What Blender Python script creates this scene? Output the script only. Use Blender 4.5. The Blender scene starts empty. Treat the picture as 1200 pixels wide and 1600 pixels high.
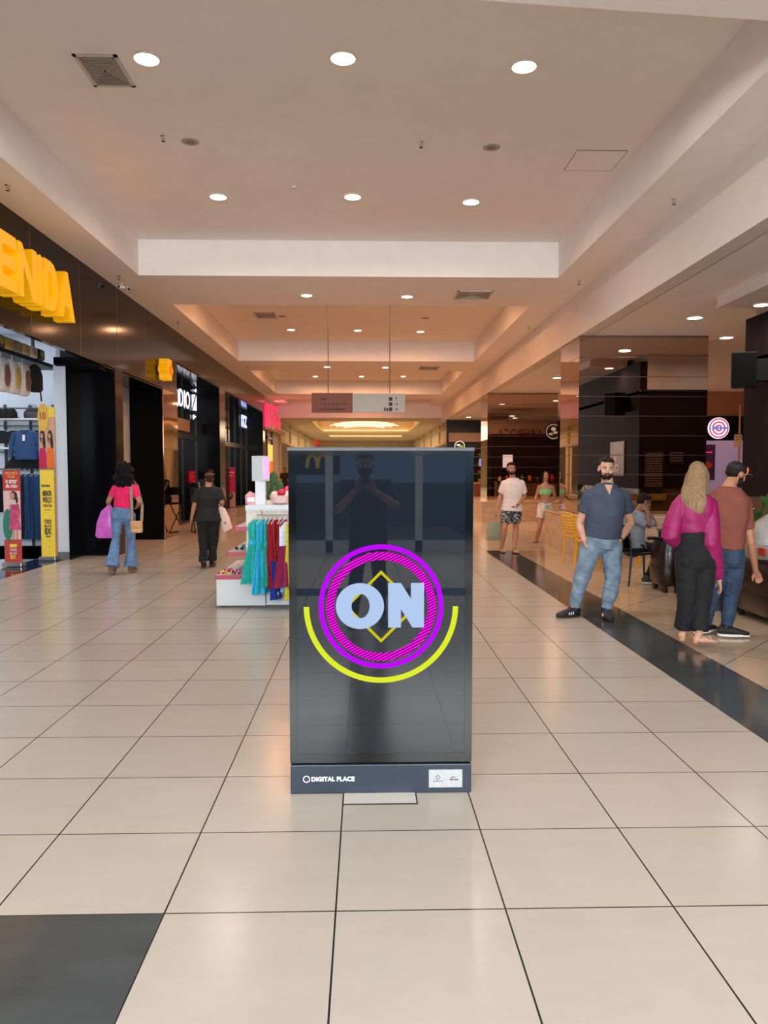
import bpy, bmesh, math, random
import numpy as np
from mathutils import Vector, Matrix, noise

random.seed(7)
C = bpy.context.scene.collection
SC = bpy.context.scene
PI = math.pi
V = Vector

# ------------------------------------------------------------------ camera
EYE = 1.56
YAW = math.atan(29.5/1200); PITCH = math.atan(66/1200)
cam_data = bpy.data.cameras.new('camera'); cam = bpy.data.objects.new('camera', cam_data)
C.objects.link(cam)
cam.location = (0, 0, EYE)
cam.rotation_euler = (PI/2 - PITCH, 0, -YAW)
cam_data.sensor_width = 36; cam_data.sensor_fit = 'AUTO'; cam_data.lens = 27.0
cam_data.clip_start = 0.02; cam_data.clip_end = 300
SC.camera = cam

# ------------------------------------------------------------------ view, world
SC.view_settings.view_transform = 'Standard'
SC.view_settings.look = 'None'
SC.view_settings.exposure = 0.4
SC.view_settings.gamma = 1.0
SC.view_settings.use_curve_mapping = False
w = bpy.data.worlds.new('daylight'); SC.world = w; w.use_nodes = True
bg = w.node_tree.nodes['Background']
bg.inputs[0].default_value = (0.62, 0.78, 1.0, 1); bg.inputs[1].default_value = 1.5

def area_light(name, loc, size, power, color, rot=(0, 0, 0), shape='RECTANGLE', size_y=None, spread=PI):
    l = bpy.data.lights.new(name, 'AREA'); l.shape = shape; l.size = size
    if size_y: l.size_y = size_y
    l.energy = power; l.color = color; l.spread = spread
    o = bpy.data.objects.new(name, l); C.objects.link(o); o.location = loc; o.rotation_euler = rot
    return o

DAY = (0.93, 0.97, 1.0)
WARM = (1.0, 0.46, 0.21)
ROSE = (1.0, 0.62, 0.42)
# daylight: overhead skylight of the entrance hall behind the viewer, and the glazed entrance front
area_light('skylight', (0.3, -1.4, 4.80), 6.0, 230, DAY, size_y=5.0)
area_light('entrance_daylight', (0, -7.0, 3.3), 10.0, 1250, DAY, rot=(-PI/2, 0, PI), size_y=1.6)
P_TRAY1, P_SOFF, P_TRAY, P_FOOD = 24, 28, 45, 17

# ------------------------------------------------------------------ materials
def lin(c):
    return tuple((x/255/12.92 if x/255 <= 0.04045 else ((x/255+0.055)/1.055)**2.4) for x in c)
MATS = {}
def mat(name, rgb, rough=0.6, metal=0.0, emit=0.0, bump=0.0, scale=30.0, var=0.08, coat=0.0, emit_rgb=None, spec=0.5, stretch=None, detail=3.0):
    """rgb is 0..255 sRGB; noise varies the colour a little"""
    if name in MATS: return MATS[name]
    m = bpy.data.materials.new(name); m.use_nodes = True
    nt = m.node_tree; n = nt.nodes; L = nt.links
    b = n['Principled BSDF']
    c = lin(rgb)
    tc = n.new('ShaderNodeTexCoord'); mp = n.new('ShaderNodeMapping')
    L.new(tc.outputs['Object'], mp.inputs[0])
    if stretch: mp.inputs['Scale'].default_value = stretch
    nz = n.new('ShaderNodeTexNoise'); nz.inputs['Scale'].default_value = scale; nz.inputs['Detail'].default_value = detail
    L.new(mp.outputs[0], nz.inputs['Vector'])
    rp = n.new('ShaderNodeValToRGB')
    rp.color_ramp.elements[0].position = 0.3; rp.color_ramp.elements[1].position = 0.7
    rp.color_ramp.elements[0].color = tuple(x*(1-var) for x in c)+(1,)
    rp.color_ramp.elements[1].color = tuple(min(1, x*(1+var)) for x in c)+(1,)
    L.new(nz.outputs['Fac'], rp.inputs[0]); L.new(rp.outputs[0], b.inputs['Base Color'])
    b.inputs['Roughness'].default_value = rough; b.inputs['Metallic'].default_value = metal
    b.inputs['Specular IOR Level'].default_value = spec
    b.inputs['Coat Weight'].default_value = coat; b.inputs['Coat Roughness'].default_value = 0.03
    if emit > 0:
        b.inputs['Emission Color'].default_value = lin(emit_rgb or rgb)+(1,)
        b.inputs['Emission Strength'].default_value = emit
    if bump > 0:
        bp = n.new('ShaderNodeBump'); bp.inputs['Strength'].default_value = bump; bp.inputs['Distance'].default_value = 0.01
        L.new(nz.outputs['Fac'], bp.inputs['Height']); L.new(bp.outputs[0], b.inputs['Normal'])
    MATS[name] = m
    return m

def tile_mat(name, rgb, grout, size, ox, oy, rot=0.0, rough=0.2, gw=0.006, var=0.06, blotch=0.0, spec=0.5):
    """square floor tiles from world position: joints, tile to tile variation, faint clouding"""
    m = bpy.data.materials.new(name); m.use_nodes = True
    nt = m.node_tree; n = nt.nodes; L = nt.links; b = n['Principled BSDF']
    g = n.new('ShaderNodeNewGeometry'); mp = n.new('ShaderNodeMapping'); mp.vector_type = 'TEXTURE'
    mp.inputs['Location'].default_value = (ox, oy, 0); mp.inputs['Rotation'].default_value = (0, 0, rot)
    mp.inputs['Scale'].default_value = (size, size, size)
    L.new(g.outputs['Position'], mp.inputs[0])
    sx = n.new('ShaderNodeSeparateXYZ'); L.new(mp.outputs[0], sx.inputs[0])
    def math_(op, a, bb=None):
        k = n.new('ShaderNodeMath'); k.operation = op
        for i, q in enumerate((a, bb)):
            if q is None: continue
            if isinstance(q, (int, float)): k.inputs[i].default_value = q
            else: L.new(q, k.inputs[i])
        return k.outputs[0]
    ds = []; fl = []
    for ax in ('X', 'Y'):
        fr = math_('FRACT', sx.outputs[ax]); d = math_('ABSOLUTE', math_('SUBTRACT', fr, 0.5))
        ds.append(d); fl.append(math_('FLOOR', sx.outputs[ax]))
    mx = math_('MAXIMUM', ds[0], ds[1])
    line = math_('GREATER_THAN', mx, 0.5-gw/size/2)
    cb = n.new('ShaderNodeCombineXYZ'); L.new(fl[0], cb.inputs[0]); L.new(fl[1], cb.inputs[1])
    wn = n.new('ShaderNodeTexWhiteNoise'); L.new(cb.outputs[0], wn.inputs['Vector'])
    nz = n.new('ShaderNodeTexNoise'); nz.inputs['Scale'].default_value = 2.6; nz.inputs['Detail'].default_value = 8; nz.inputs['Roughness'].default_value = 0.62
    mp2 = n.new('ShaderNodeMapping'); mp2.inputs['Scale'].default_value = (1, 3.2, 1)
    L.new(g.outputs['Position'], mp2.inputs[0]); L.new(mp2.outputs[0], nz.inputs['Vector'])
    c = lin(rgb)
    f = math_('ADD', math_('MULTIPLY', wn.outputs['Value'], 0.45), math_('MULTIPLY', nz.outputs['Fac'], 0.9))
    rp = n.new('ShaderNodeValToRGB'); rp.color_ramp.elements[0].position = 0.3; rp.color_ramp.elements[1].position = 1.0
    rp.color_ramp.elements[0].color = tuple(x*(1-var-blotch) for x in c)+(1,)
    rp.color_ramp.elements[1].color = tuple(min(1, x*(1+var+blotch)) for x in c)+(1,)
    L.new(f, rp.inputs[0])
    mix = n.new('ShaderNodeMix'); mix.data_type = 'RGBA'
    L.new(line, mix.inputs['Factor']); L.new(rp.outputs[0], mix.inputs['A']); mix.inputs['B'].default_value = lin(grout)+(1,)
    L.new(mix.outputs['Result'], b.inputs['Base Color'])
    rr = n.new('ShaderNodeMapRange'); L.new(nz.outputs['Fac'], rr.inputs[0]); rr.inputs['To Min'].default_value = rough*0.8; rr.inputs['To Max'].default_value = rough*1.35
    L.new(rr.outputs[0], b.inputs['Roughness']); b.inputs['Specular IOR Level'].default_value = spec
    bp = n.new('ShaderNodeBump'); bp.inputs['Strength'].default_value = 0.25; bp.inputs['Distance'].default_value = 0.002
    L.new(math_('SUBTRACT', 1.0, line), bp.inputs['Height']); L.new(bp.outputs[0], b.inputs['Normal'])
    return m

def mirror_mat(name, rgb, rough=0.02, wave=0.0):
    m = bpy.data.materials.new(name); m.use_nodes = True
    nt = m.node_tree; b = nt.nodes['Principled BSDF']
    b.inputs['Base Color'].default_value = lin(rgb)+(1,); b.inputs['Metallic'].default_value = 1; b.inputs['Roughness'].default_value = rough
    if wave:
        g = nt.nodes.new('ShaderNodeNewGeometry'); nz = nt.nodes.new('ShaderNodeTexNoise'); nz.inputs['Scale'].default_value = 0.9; nz.inputs['Detail'].default_value = 0
        bp = nt.nodes.new('ShaderNodeBump'); bp.inputs['Strength'].default_value = wave; bp.inputs['Distance'].default_value = 0.05
        nt.links.new(g.outputs['Position'], nz.inputs['Vector']); nt.links.new(nz.outputs['Fac'], bp.inputs['Height']); nt.links.new(bp.outputs[0], b.inputs['Normal'])
    return m

def glass_mat(name, tint=(200, 210, 215), refl=0.1, rough=0.01):
    """thin pane: mostly see-through with a mirror-like surface"""
    m = bpy.data.materials.new(name); m.use_nodes = True
    nt = m.node_tree; n = nt.nodes; n.remove(n['Principled BSDF'])
    t = n.new('ShaderNodeBsdfTransparent'); t.inputs[0].default_value = lin(tint)+(1,)
    g = n.new('ShaderNodeBsdfGlossy'); g.inputs['Roughness'].default_value = rough
    mx = n.new('ShaderNodeMixShader'); mx.inputs[0].default_value = refl
    nt.links.new(t.outputs[0], mx.inputs[1]); nt.links.new(g.outputs[0], mx.inputs[2]); nt.links.new(mx.outputs[0], n['Material Output'].inputs[0])
    return m

# ------------------------------------------------------------------ mesh collector
class MB:
    def __init__(s): s.v = []; s.f = []
    def add(s, vs, fs):
        k = len(s.v); s.v += [tuple(x) for x in vs]; s.f += [tuple(i+k for i in f) for f in fs]; return s
    def box(s, x0, x1, y0, y1, z0, z1):
        vs = [(x, y, z) for z in (z0, z1) for y in (y0, y1) for x in (x0, x1)]
        return s.add(vs, [(0, 2, 3, 1), (4, 5, 7, 6), (0, 1, 5, 4), (2, 6, 7, 3), (0, 4, 6, 2), (1, 3, 7, 5)])
    def rbox(s, x0, x1, y0, y1, z0, z1, r=0.01, seg=2):
        bm = bmesh.new(); bmesh.ops.create_cube(bm, size=1)
        for q in bm.verts:
            q.co = ((x0+x1)/2+q.co.x*(x1-x0), (y0+y1)/2+q.co.y*(y1-y0), (z0+z1)/2+q.co.z*(z1-z0))
        bmesh.ops.bevel(bm, geom=list(bm.edges), offset=r, segments=seg, profile=0.5, affect='EDGES')
        bm.verts.index_update()
        s.add([q.co for q in bm.verts], [[q.index for q in f.verts] for f in bm.faces]); bm.free(); return s
    def prism(s, pts, axis, a, b):
        """polygon pts (2-D) extruded along axis from a to b"""
        n = len(pts)
        def mk(p, t):
            if axis == 'z': return (p[0], p[1], t)
            if axis == 'y': return (p[0], t, p[1])
            return (t, p[0], p[1])
        vs = [mk(p, a) for p in pts]+[mk(p, b) for p in pts]
        fs = [tuple(range(n)), tuple(range(2*n-1, n-1, -1))]+[(i, i+n, (i+1) % n+n, (i+1) % n) for i in range(n)]
        return s.add(vs, fs)
    def loft(s, pts, radii, right=(1, 0, 0), n=16, cap=True, power=1.0, fold=None):
        """elliptical sections along pts; radii (a along right, b across)"""
        pts = [V(p) for p in pts]; R0 = V(right); k = len(s.v); m = len(pts)
        for i, p in enumerate(pts):
            t = (pts[min(i+1, m-1)]-pts[max(i-1, 0)]).normalized()
            A = R0-t*R0.dot(t)
            if A.length < 1e-3: A = V((0, 1, 0))-t*t.y
            A.normalize(); B = t.cross(A)
            r = radii[i]; ra, rb = (r, r) if isinstance(r, (int, float)) else r
            for j in range(n):
                th = 2*PI*j/n; ca, sa = math.cos(th), math.sin(th)
                if power != 1.0:
                    ca = math.copysign(abs(ca)**power, ca); sa = math.copysign(abs(sa)**power, sa)
                q = 1.0 if fold is None else 1+fold(i/(m-1), th)
                s.v.append(tuple(p+A*(ra*ca*q)+B*(rb*sa*q)))
        for i in range(m-1):
            for j in range(n):
                a = k+i*n+j; b = k+i*n+(j+1) % n
                s.f.append((a, b, b+n, a+n))
        if cap:
            s.f.append(tuple(k+j for j in range(n-1, -1, -1))); s.f.append(tuple(k+(m-1)*n+j for j in range(n)))
        return s
    def tube(s, pts, r, n=8): return s.loft(pts, [r]*len(pts) if isinstance(r, (int, float)) else r, n=n, right=(0.31, 0.17, 0.93) if abs((V(pts[-1])-V(pts[0])).normalized().dot(V((0.31, 0.17, 0.93)).normalized())) < 0.9 else (1, 0, 0))
    def ell(s, c, r, M=None, n=14, k=9):
        c = V(c); vs = []; fs = []
        for i in range(k+1):
            ph = PI*i/k
            for j in range(n):
                th = 2*PI*j/n
                q = V((r[0]*math.sin(ph)*math.cos(th), r[1]*math.sin(ph)*math.sin(th), r[2]*math.cos(ph)))
                if M is not None: q = M @ q
                vs.append(c+q)
        for i in range(k):
            for j in range(n):
                a = i*n+j; b = i*n+(j+1) % n; fs.append((a, a+n, b+n, b))
        return s.add(vs, fs)
    def cyl(s, c0, c1, r0, r1=None, n=20): return s.loft([c0, c1], [r0, r0 if r1 is None else r1], n=n, right=(0, 1, 0) if abs(V(c1)[0]-V(c0)[0]) > abs(V(c1)[2]-V(c0)[2]) else (1, 0, 0))
    def lathe(s, prof, c=(0, 0, 0), n=20):
        k = len(s.v)
        for r, z in prof:
            for j in range(n): s.v.append((c[0]+r*math.cos(2*PI*j/n), c[1]+r*math.sin(2*PI*j/n), c[2]+z))
        for i in range(len(prof)-1):
            for j in range(n):
                a = k+i*n+j; b = k+i*n+(j+1) % n; s.f.append((a, b, b+n, a+n))
        s.f.append(tuple(k+j for j in range(n-1, -1, -1))); s.f.append(tuple(k+(len(prof)-1)*n+j for j in range(n)))
        return s
    def ring(s, c, r0, r1, y0, y1, a0=0, a1=2*PI, n=64):
        """flat ring in the XZ plane between y0 and y1"""
        full = abs(a1-a0-2*PI) < 1e-6; k = len(s.v); m = n if full else n+1
        for i in range(m):
            a = a0+(a1-a0)*i/n
            for r in (r0, r1):
                for y in (y0, y1): s.v.append((c[0]+r*math.cos(a), y, c[2]+r*math.sin(a)))
        for i in range(n):
            p = k+4*i; q = k+4*((i+1) % m)
            for a, b in ((0, 2), (2, 3), (3, 1), (1, 0)): s.f.append((p+a, q+a, q+b, p+b))
        if not full:
            s.f.append((k, k+2, k+3, k+1)); e = k+4*n; s.f.append((e, e+1, e+3, e+2))
        return s
    def xf(s, M):
        s.v = [tuple(M @ V(p)) for p in s.v]; return s
    def mesh(s, name, m=None, smooth=False):
        me = bpy.data.meshes.new(name); me.from_pydata(s.v, [], s.f); me.update()
        bm = bmesh.new(); bm.from_mesh(me); bmesh.ops.recalc_face_normals(bm, faces=bm.faces); bm.to_mesh(me); bm.free()
        if m: me.materials.append(m)
        if smooth:
            for p in me.polygons: p.use_smooth = True
        return me
    def obj(s, name, m, parent=None, smooth=False, loc=None, rotz=0.0):
        me = s.mesh(name, m, smooth)
        if smooth: auto_smooth(me)
        o = bpy.data.objects.new(name, me); C.objects.link(o)
        if parent: o.parent = parent
        if loc is not None: o.location = loc
        if rotz: o.rotation_euler.z = rotz
        return o

def auto_smooth(me, deg=40):
    bm = bmesh.new(); bm.from_mesh(me)
    for e in bm.edges:
        e.smooth = not (len(e.link_faces) == 2 and e.calc_face_angle(0) > math.radians(deg))
    bm.to_mesh(me); bm.free()

def tag(o, label=None, cat=None, group=None, kind=None):
    if label: o['label'] = label
    if cat: o['category'] = cat
    if group: o['group'] = group
    if kind: o['kind'] = kind
    return o
def thing(name, label, cat, loc=(0, 0, 0), rotz=0.0, group=None):
    o = bpy.data.objects.new(name, None); C.objects.link(o); o.location = loc; o.rotation_euler.z = rotz
    o.empty_display_size = 0.1
    return tag(o, label, cat, group)
def struct(name, mb, m, label=None, smooth=False):
    o = mb.obj(name, m, smooth=smooth); o['kind'] = 'structure'
    if label: o['label'] = label
    return o
def copy_tree(o, parent=None):
    c = o.copy(); C.objects.link(c); c.parent = parent
    for ch in [x for x in o.children]: copy_tree(ch, c)
    return c

_dg = None
def remesh(mb, voxel=0.008, smooth=4, disp=0.0, dscale=20.0, fac=0.5, zs=0.5, ridge=0.0):
    """fuse overlapping shapes into one continuous smooth surface"""
    me = mb.mesh('tmp')
    o = bpy.data.objects.new('tmp', me); C.objects.link(o)
    r = o.modifiers.new('r', 'REMESH'); r.mode = 'VOXEL'; r.voxel_size = voxel; r.adaptivity = 0
    if smooth:
        sm = o.modifiers.new('s', 'SMOOTH'); sm.factor = fac; sm.iterations = smooth
    dg = bpy.context.evaluated_depsgraph_get()
    me2 = bpy.data.meshes.new_from_object(o.evaluated_get(dg), depsgraph=dg)
    bpy.data.objects.remove(o); bpy.data.meshes.remove(me)
    if disp:
        me2.update()
        n = len(me2.vertices); nor = [v.normal.copy() for v in me2.vertices]
        for i, v in enumerate(me2.vertices):
            d_ = disp*noise.noise(V((v.co.x*dscale, v.co.y*dscale, v.co.z*dscale*zs)))
            if ridge:
                q_ = noise.noise(V((v.co.x*dscale*.55+3.1, v.co.y*dscale*.55, v.co.z*dscale*1.9+v.co.x*dscale*.9)))
                d_ += ridge*(.45-abs(q_)*1.6)
            v.co += nor[i]*d_
    me2.polygons.foreach_set('use_smooth', [True]*len(me2.polygons)); me2.update()
    return me2
def meshobj(name, me, m, parent, loc=None):
    me.materials.clear(); me.materials.append(m); me.name = name
    o = bpy.data.objects.new(name, me); C.objects.link(o); o.parent = parent
    if loc is not None: o.location = loc
    return o

_font_cache = {}
def text_mesh(s, w=None, h=None, depth=0.01, bold=0.0, mirror=False, italic=0.0, align='C'):
    """writing as a solid mesh in the XZ plane facing -Y, centred (or left aligned)"""
    cu = bpy.data.curves.new('t', 'FONT'); cu.body = s; cu.size = 1; cu.extrude = 0.02; cu.offset = bold; cu.resolution_u = 4; cu.shear = italic
    o = bpy.data.objects.new('t', cu); C.objects.link(o)
    dg = bpy.context.evaluated_depsgraph_get()
    me = bpy.data.meshes.new_from_object(o.evaluated_get(dg)); bpy.data.objects.remove(o); bpy.data.curves.remove(cu)
    xs = [v.co.x for v in me.vertices]; ys = [v.co.y for v in me.vertices]
    x0, x1, y0, y1 = min(xs), max(xs), min(ys), max(ys)
    if h is None: k = w/(x1-x0); kx = ky = k
    elif w is None: kx = ky = h/(y1-y0)
    else: kx = w/(x1-x0); ky = h/(y1-y0)
    cx = (x0+x1)/2 if align == 'C' else x0
    for v in me.vertices:
        x, y, z = v.co
        v.co = ((x-cx)*kx, -z/0.02*depth/2, (y-(y0+y1)/2)*ky)
    return me
def text(s, loc, m, parent=None, rotz=0.0, name='lettering', **k):
    me = text_mesh(s, **k); me.materials.append(m)
    o = bpy.data.objects.new(name, me); C.objects.link(o); o.location = loc; o.rotation_euler.z = rotz
    if parent: o.parent = parent
    return o

# camera geometry, for turning measurements of the photograph into metres at a known distance
_F = V((math.sin(YAW)*math.cos(PITCH), math.cos(YAW)*math.cos(PITCH), -math.sin(PITCH)))
_R = V((math.cos(YAW), -math.sin(YAW), 0)); _U = _R.cross(_F)
def ray(px, py): return _F+_R*((px-600)/1200)-_U*((py-800)/1200)
def atY(px, py, Y):
    d = ray(px, py); t = Y/d.y; return V((d.x*t, Y, EYE+d.z*t))
def atZ(px, py, Z=0.0):
    d = ray(px, py); t = (Z-EYE)/d.z; return V((d.x*t, d.y*t, Z))
def atX(px, py, X):
    d = ray(px, py); t = X/d.x; return V((X, d.y*t, EYE+d.z*t))
# ------------------------------------------------------------------ shared materials
M_CEIL = mat('ceiling_paint', (242, 235, 230), 0.9, scale=3, var=0.02)
M_FASC = mat('band_paint', (228, 218, 210), 0.9, scale=3, var=0.02)
M_CREAM = mat('cream_paint', (226, 208, 178), 0.8, scale=2, var=0.03)
M_WHITE = mat('white_lacquer', (232, 232, 232), 0.35, scale=5, var=0.02)
M_BROWN = mat('brown_gloss_panel', (17, 9, 7), 0.12, coat=0.0, spec=.22, scale=.8, var=0.10, bump=0.5, detail=0)
M_BLACKG = mat('black_gloss_panel', (6, 6, 9), 0.2, spec=.12, scale=2, var=0.2)
M_DARKW = mat('dark_wood_panel', (38, 30, 33), 0.8, spec=.05, scale=6, var=0.18, stretch=(8, 8, 0.4))
M_CHROME = mirror_mat('polished_steel', (225, 225, 225), 0.12)
M_STEEL = mat('brushed_steel', (150, 150, 152), 0.35, metal=0.9, scale=60, var=0.1)
M_MIRROR = mirror_mat('bronze_mirror', (196, 172, 160), 0.015)
M_BMIRR = mirror_mat('brown_mirror_panel', (150, 108, 84), 0.05, wave=0.12)
M_BLACK = mat('black_plastic', (14, 14, 16), 0.4, scale=40, var=0.15)
M_DGREY = mat('dark_grey_metal', (52, 54, 58), 0.45, scale=40, var=0.1)
M_MARBLE = mat('beige_marble', (186, 160, 132), 0.25, scale=1.6, var=0.16, detail=8, stretch=(2, 2, 5))
M_LAMP = mat('lamp_glow', (255, 240, 222), 0.5, emit=9.0, emit_rgb=(255, 236, 214))
M_TRIMW = mat('lamp_trim', (235, 230, 224), 0.5)
M_INTW = mat('store_white', (214, 222, 232), 0.6, scale=4, var=0.02)

# ------------------------------------------------------------------ floor
TX, TY, TS = -0.106, 2.64, 0.603
M_TILE = tile_mat('porcelain_tile', (177, 168, 156), (34, 26, 22), TS, TX, TY, rough=0.2, spec=.2, gw=0.0065, var=0.05)
M_DTILE = tile_mat('slate_tile', (66, 71, 72), (36, 30, 28), TS, TX, TY, rough=0.12, spec=.3, gw=0.004, var=0.10, blotch=0.22)
M_DIAG = tile_mat('diagonal_tile', (186, 166, 142), (30, 24, 20), 0.853, 3.2, 5.1, rot=math.radians(47), rough=0.12, gw=0.0065, var=0.05)
def slab(x0, x1, y0, y1, m, name='floor', z=0.0, t=0.1):
    return struct(name, MB().box(x0, x1, y0, y1, z-t, z), m)
XS0, XS1 = TX+4*TS, TX+5*TS-0.05            # dark strip
YB0, YB1 = TY-TS, TY                        # dark crossing band, left of the centre line
YE = TY+20*TS+0.06                          # end of the strip
YC0 = TY-8*TS
slab(-5.2, XS0, YB1, 76, M_TILE)
slab(TX-TS, XS0, YC0, YB1, M_TILE)
slab(-5.2, TX-TS, YB0, YB1, M_DTILE)
slab(-5.2, TX-TS, YC0, YB0, M_TILE)
slab(-5.2, XS0, YC0-TS, YC0, M_DTILE)
slab(-5.2, XS0, -14, YC0-TS, M_TILE)
slab(XS0, XS1, -14, YE, M_DTILE)
slab(XS0, XS1, YE, 76, M_TILE)
slab(XS1, 17, -14, YE, M_DIAG)
slab(XS1, 17, YE, 76, M_TILE)
M_BLKFL = mat('black_granite', (14, 13, 14), 0.08, scale=50, var=0.3)
slab(-5.75, -5.2, 5, 13.5, M_BLKFL)
slab(-5.75, -5.2, -14, 5, M_TILE)
slab(-14, -5.75, -14, 17, mat('store_floor', (196, 196, 200), 0.12, scale=2, var=0.03))
slab(-9, -5.2, 13.5, 41, M_TILE)
# service hatch in the floor in front of the totem
hp = [atZ(537, 1240), atZ(651, 1240), atZ(651, 1257), atZ(537, 1257)]
hx0, hx1, hy0 = hp[3].x, hp[2].x, hp[3].y
hatch = thing('floor_hatch', 'tiled square hatch cover set in the floor in front of the digital totem', 'hatch', (hx0, hy0, 0))
MB().box(0, hx1-hx0, 0, 0.42, 0.0, 0.003).obj('cover', mat('hatch_tile', (205, 200, 190), 0.2, scale=3, var=0.04), hatch)
jm = MB(); g_ = 0.006; W_ = hx1-hx0
jm.box(-g_, 0, -g_, 0.42, 0.0, 0.0035); jm.box(W_, W_+g_, -g_, 0.42, 0, 0.0035); jm.box(0, W_, -g_, 0, 0, 0.0035)
jm.obj('joint', mat('dark_joint', (30, 26, 24), 0.8), hatch)

# ------------------------------------------------------------------ ceilings
ZS, ZT, ZF = 4.86, 5.46, 4.05
XL, XR0, XR1 = -4.5, 3.33, 3.98
XT = -3.84
cm = MB()
cm.box(-5.6, XT, -8, 40, ZS, 5.7)                  # left soffit
cm.box(XR0, XR1, -8, 40, ZS, 5.7)              # right soffit
cm.prism([(XT, -8), (XR0, -8), (XR0, 5.51+.088*3.33), (XT, 5.51-.088*3.84)], 'z', ZS, 5.7)
for a, b in ((13.35, 15.65), (23.6, 25.9), (33.8, 36.2)): cm.box(XT, XR0, a, b, ZS, 5.6)
cm.box(-5.6, XR1+.3, 40, 40.4, 4.25, 5.7)
cm.box(XT-.2, XR0+.2, 4.5, 40.2, ZT, 5.65)
struct('ceiling', cm, M_CEIL)
fm = MB(); fm.box(XR1, XR1+0.25, -8, 46, ZF, ZS+.1)
struct('wall_right', fm, M_FASC)
struct('ceiling', MB().box(XR1+.24, 17, -8, 40.2, ZF, ZF+0.15), M_CEIL)
# cream hall beyond
hm = MB(); HZ = 4.25
hm.box(-4.9, -3.0, 40.4, 76, HZ, HZ+.15); hm.box(3.1, 5.2, 40.4, 76, HZ, HZ+.15)
hm.box(-3.0, 3.1, 40.4, 43, HZ, HZ+.15); hm.box(-3.0, 3.1, 56.5, 59.5, HZ, HZ+.15); hm.box(-3.0, 3.1, 66, 76, HZ, HZ+.15)
hm.box(-3.6, 3.7, 42.5, 67, HZ+0.9, HZ+1.0)
for a, b in ((43, 56.5), (59.5, 66)):
    for x0, x1 in ((-3.6, -3.5), (3.6, 3.7)): hm.box(x0, x1, a-.5, b+.5, HZ+.15, HZ+.95)
    for y in (a-.5, b+.4): hm.box(-3.6, 3.7, y, y+.1, HZ+.15, HZ+.95)
struct('ceiling', hm, M_CREAM)
struct('wall_end', MB().box(-5.2, 5.4, 75.5, 75.8, 0, HZ+.1), M_CREAM)
M_COVE = mat('cove_glow', (255, 214, 160), 0.6, emit=1.6, emit_rgb=(255, 200, 140))
k = 0
for a, b in ((43, 56.5), (59.5, 66)):
    cv = thing('cove_light', ['strip of warm light hidden round the nearer recess of the far hall ceiling', 'strip of warm light hidden round the farther narrow recess of the hall ceiling'][k], 'cove light', (0, a, HZ+.16), group='cove lights of the far hall'); k += 1
    l = b-a
    MB().box(-3.35, -3.2, 0, l, 0, .06).obj('light_strip', M_COVE, cv); MB().box(3.3, 3.45, 0, l, 0, .06).obj('light_strip', M_COVE, cv)
    MB().box(-3.2, 3.3, l+.15, l+.3, 0, .06).obj('light_strip', M_COVE, cv)
ch = thing('chandelier', 'wide chandelier of glowing white arcs in the far hall recess', 'chandelier', (-.05, 48, 4.2), group=None)
M_CH = mat('chandelier_glow', (230, 220, 205), .5, emit=.75, emit_rgb=(255, 240, 215))
for i, (w_, z_, y_) in enumerate(((1.5, .42, 1.2), (1.9, .30, .6), (2.1, .18, 0), (1.7, .08, -.6), (1.2, .0, -1.1))):
    MB().loft([(w_*q, y_-.5*q*q, z_-.10*q*q) for q in [k_/6 for k_ in range(-6, 7)]], [(.03, .05)]*13, right=(0, 0, 1), n=8).obj('glowing_arc', M_CH, ch, smooth=True)
for x in (-.8, .8): MB().cyl((x, 0, .1), (x, 0, .95), .012, n=8).obj('hanger_rod', M_STEEL, ch)
area_light('cove_glow_light', (0, 50, HZ+.5), 5, 260, (1, .74, .45), rot=(PI, 0, 0), size_y=11)
area_light('far_hall_light', (0, 58, HZ-.1), 5, 700, (1, .80, .55), size_y=24)

# ------------------------------------------------------------------ entrance behind the viewer (seen mirrored in the screen)
eb = MB(); YG = -7.3
for x in (-5.2, -3.0, -0.75, 0.95, 3.2, 5.4, 8): eb.box(x, x+0.14, YG-.1, YG+.05, 0, 4.9)
eb.box(-5.6, 10, YG-.1, YG+.05, 0, 0.22); eb.box(-5.6, 10, YG-.08, YG+.03, 2.5, 2.62); eb.box(-5.6, 10, YG-.1, YG+.05, 4.0, 5.0)
struct('window_1', eb, mat('aluminium_frame', (215, 222, 228), 0.4))
struct('window_2', MB().box(-5.6, 10, YG-.03, YG-.015, 0, 4.9), glass_mat('entrance_glass', (190, 205, 215), 0.06))
struct('wall_back', MB().box(-14, 17, -14.3, -14, 0, 1.2).box(-14, 17, -14.3, -14, 3.4, 5), mat('outer_wall', (150, 160, 172), 0.8))
ds = thing('dessert_counter', 'dark fast food counter with yellow arches, mirrored in the totem screen', 'counter', (-1.3, -9.2, 0))
MB().box(-1.0, 0.75, -.6, 0, 0, 1.05).obj('base', mat('counter_blue', (48, 56, 70), 0.4), ds)
MB().box(-1.0, 0.75, -.62, .02, 1.05, 1.09).obj('counter_top', mat('counter_edge', (150, 150, 90), 0.4), ds)
MB().box(-1.0, 0.75, -.5, -.4, 1.45, 2.0).obj('sign_board', mat('sign_navy', (26, 32, 44), 0.4), ds)
ar = MB()
for sx in (-0.115, 0.115):
    pts = [(sx+0.115*math.cos(t), 0, 1.56+0.30*math.sin(t)) for t in [PI*i/16 for i in range(17)]]
    ar.loft(pts, [(0.025, 0.032)]*17, right=(0, 1, 0), n=8)
ar.xf(Matrix.Translation((0.26, -.38, .03))).obj('arches', mat('arch_yellow', (250, 190, 20), 0.5, emit=5), ds, True)

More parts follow.
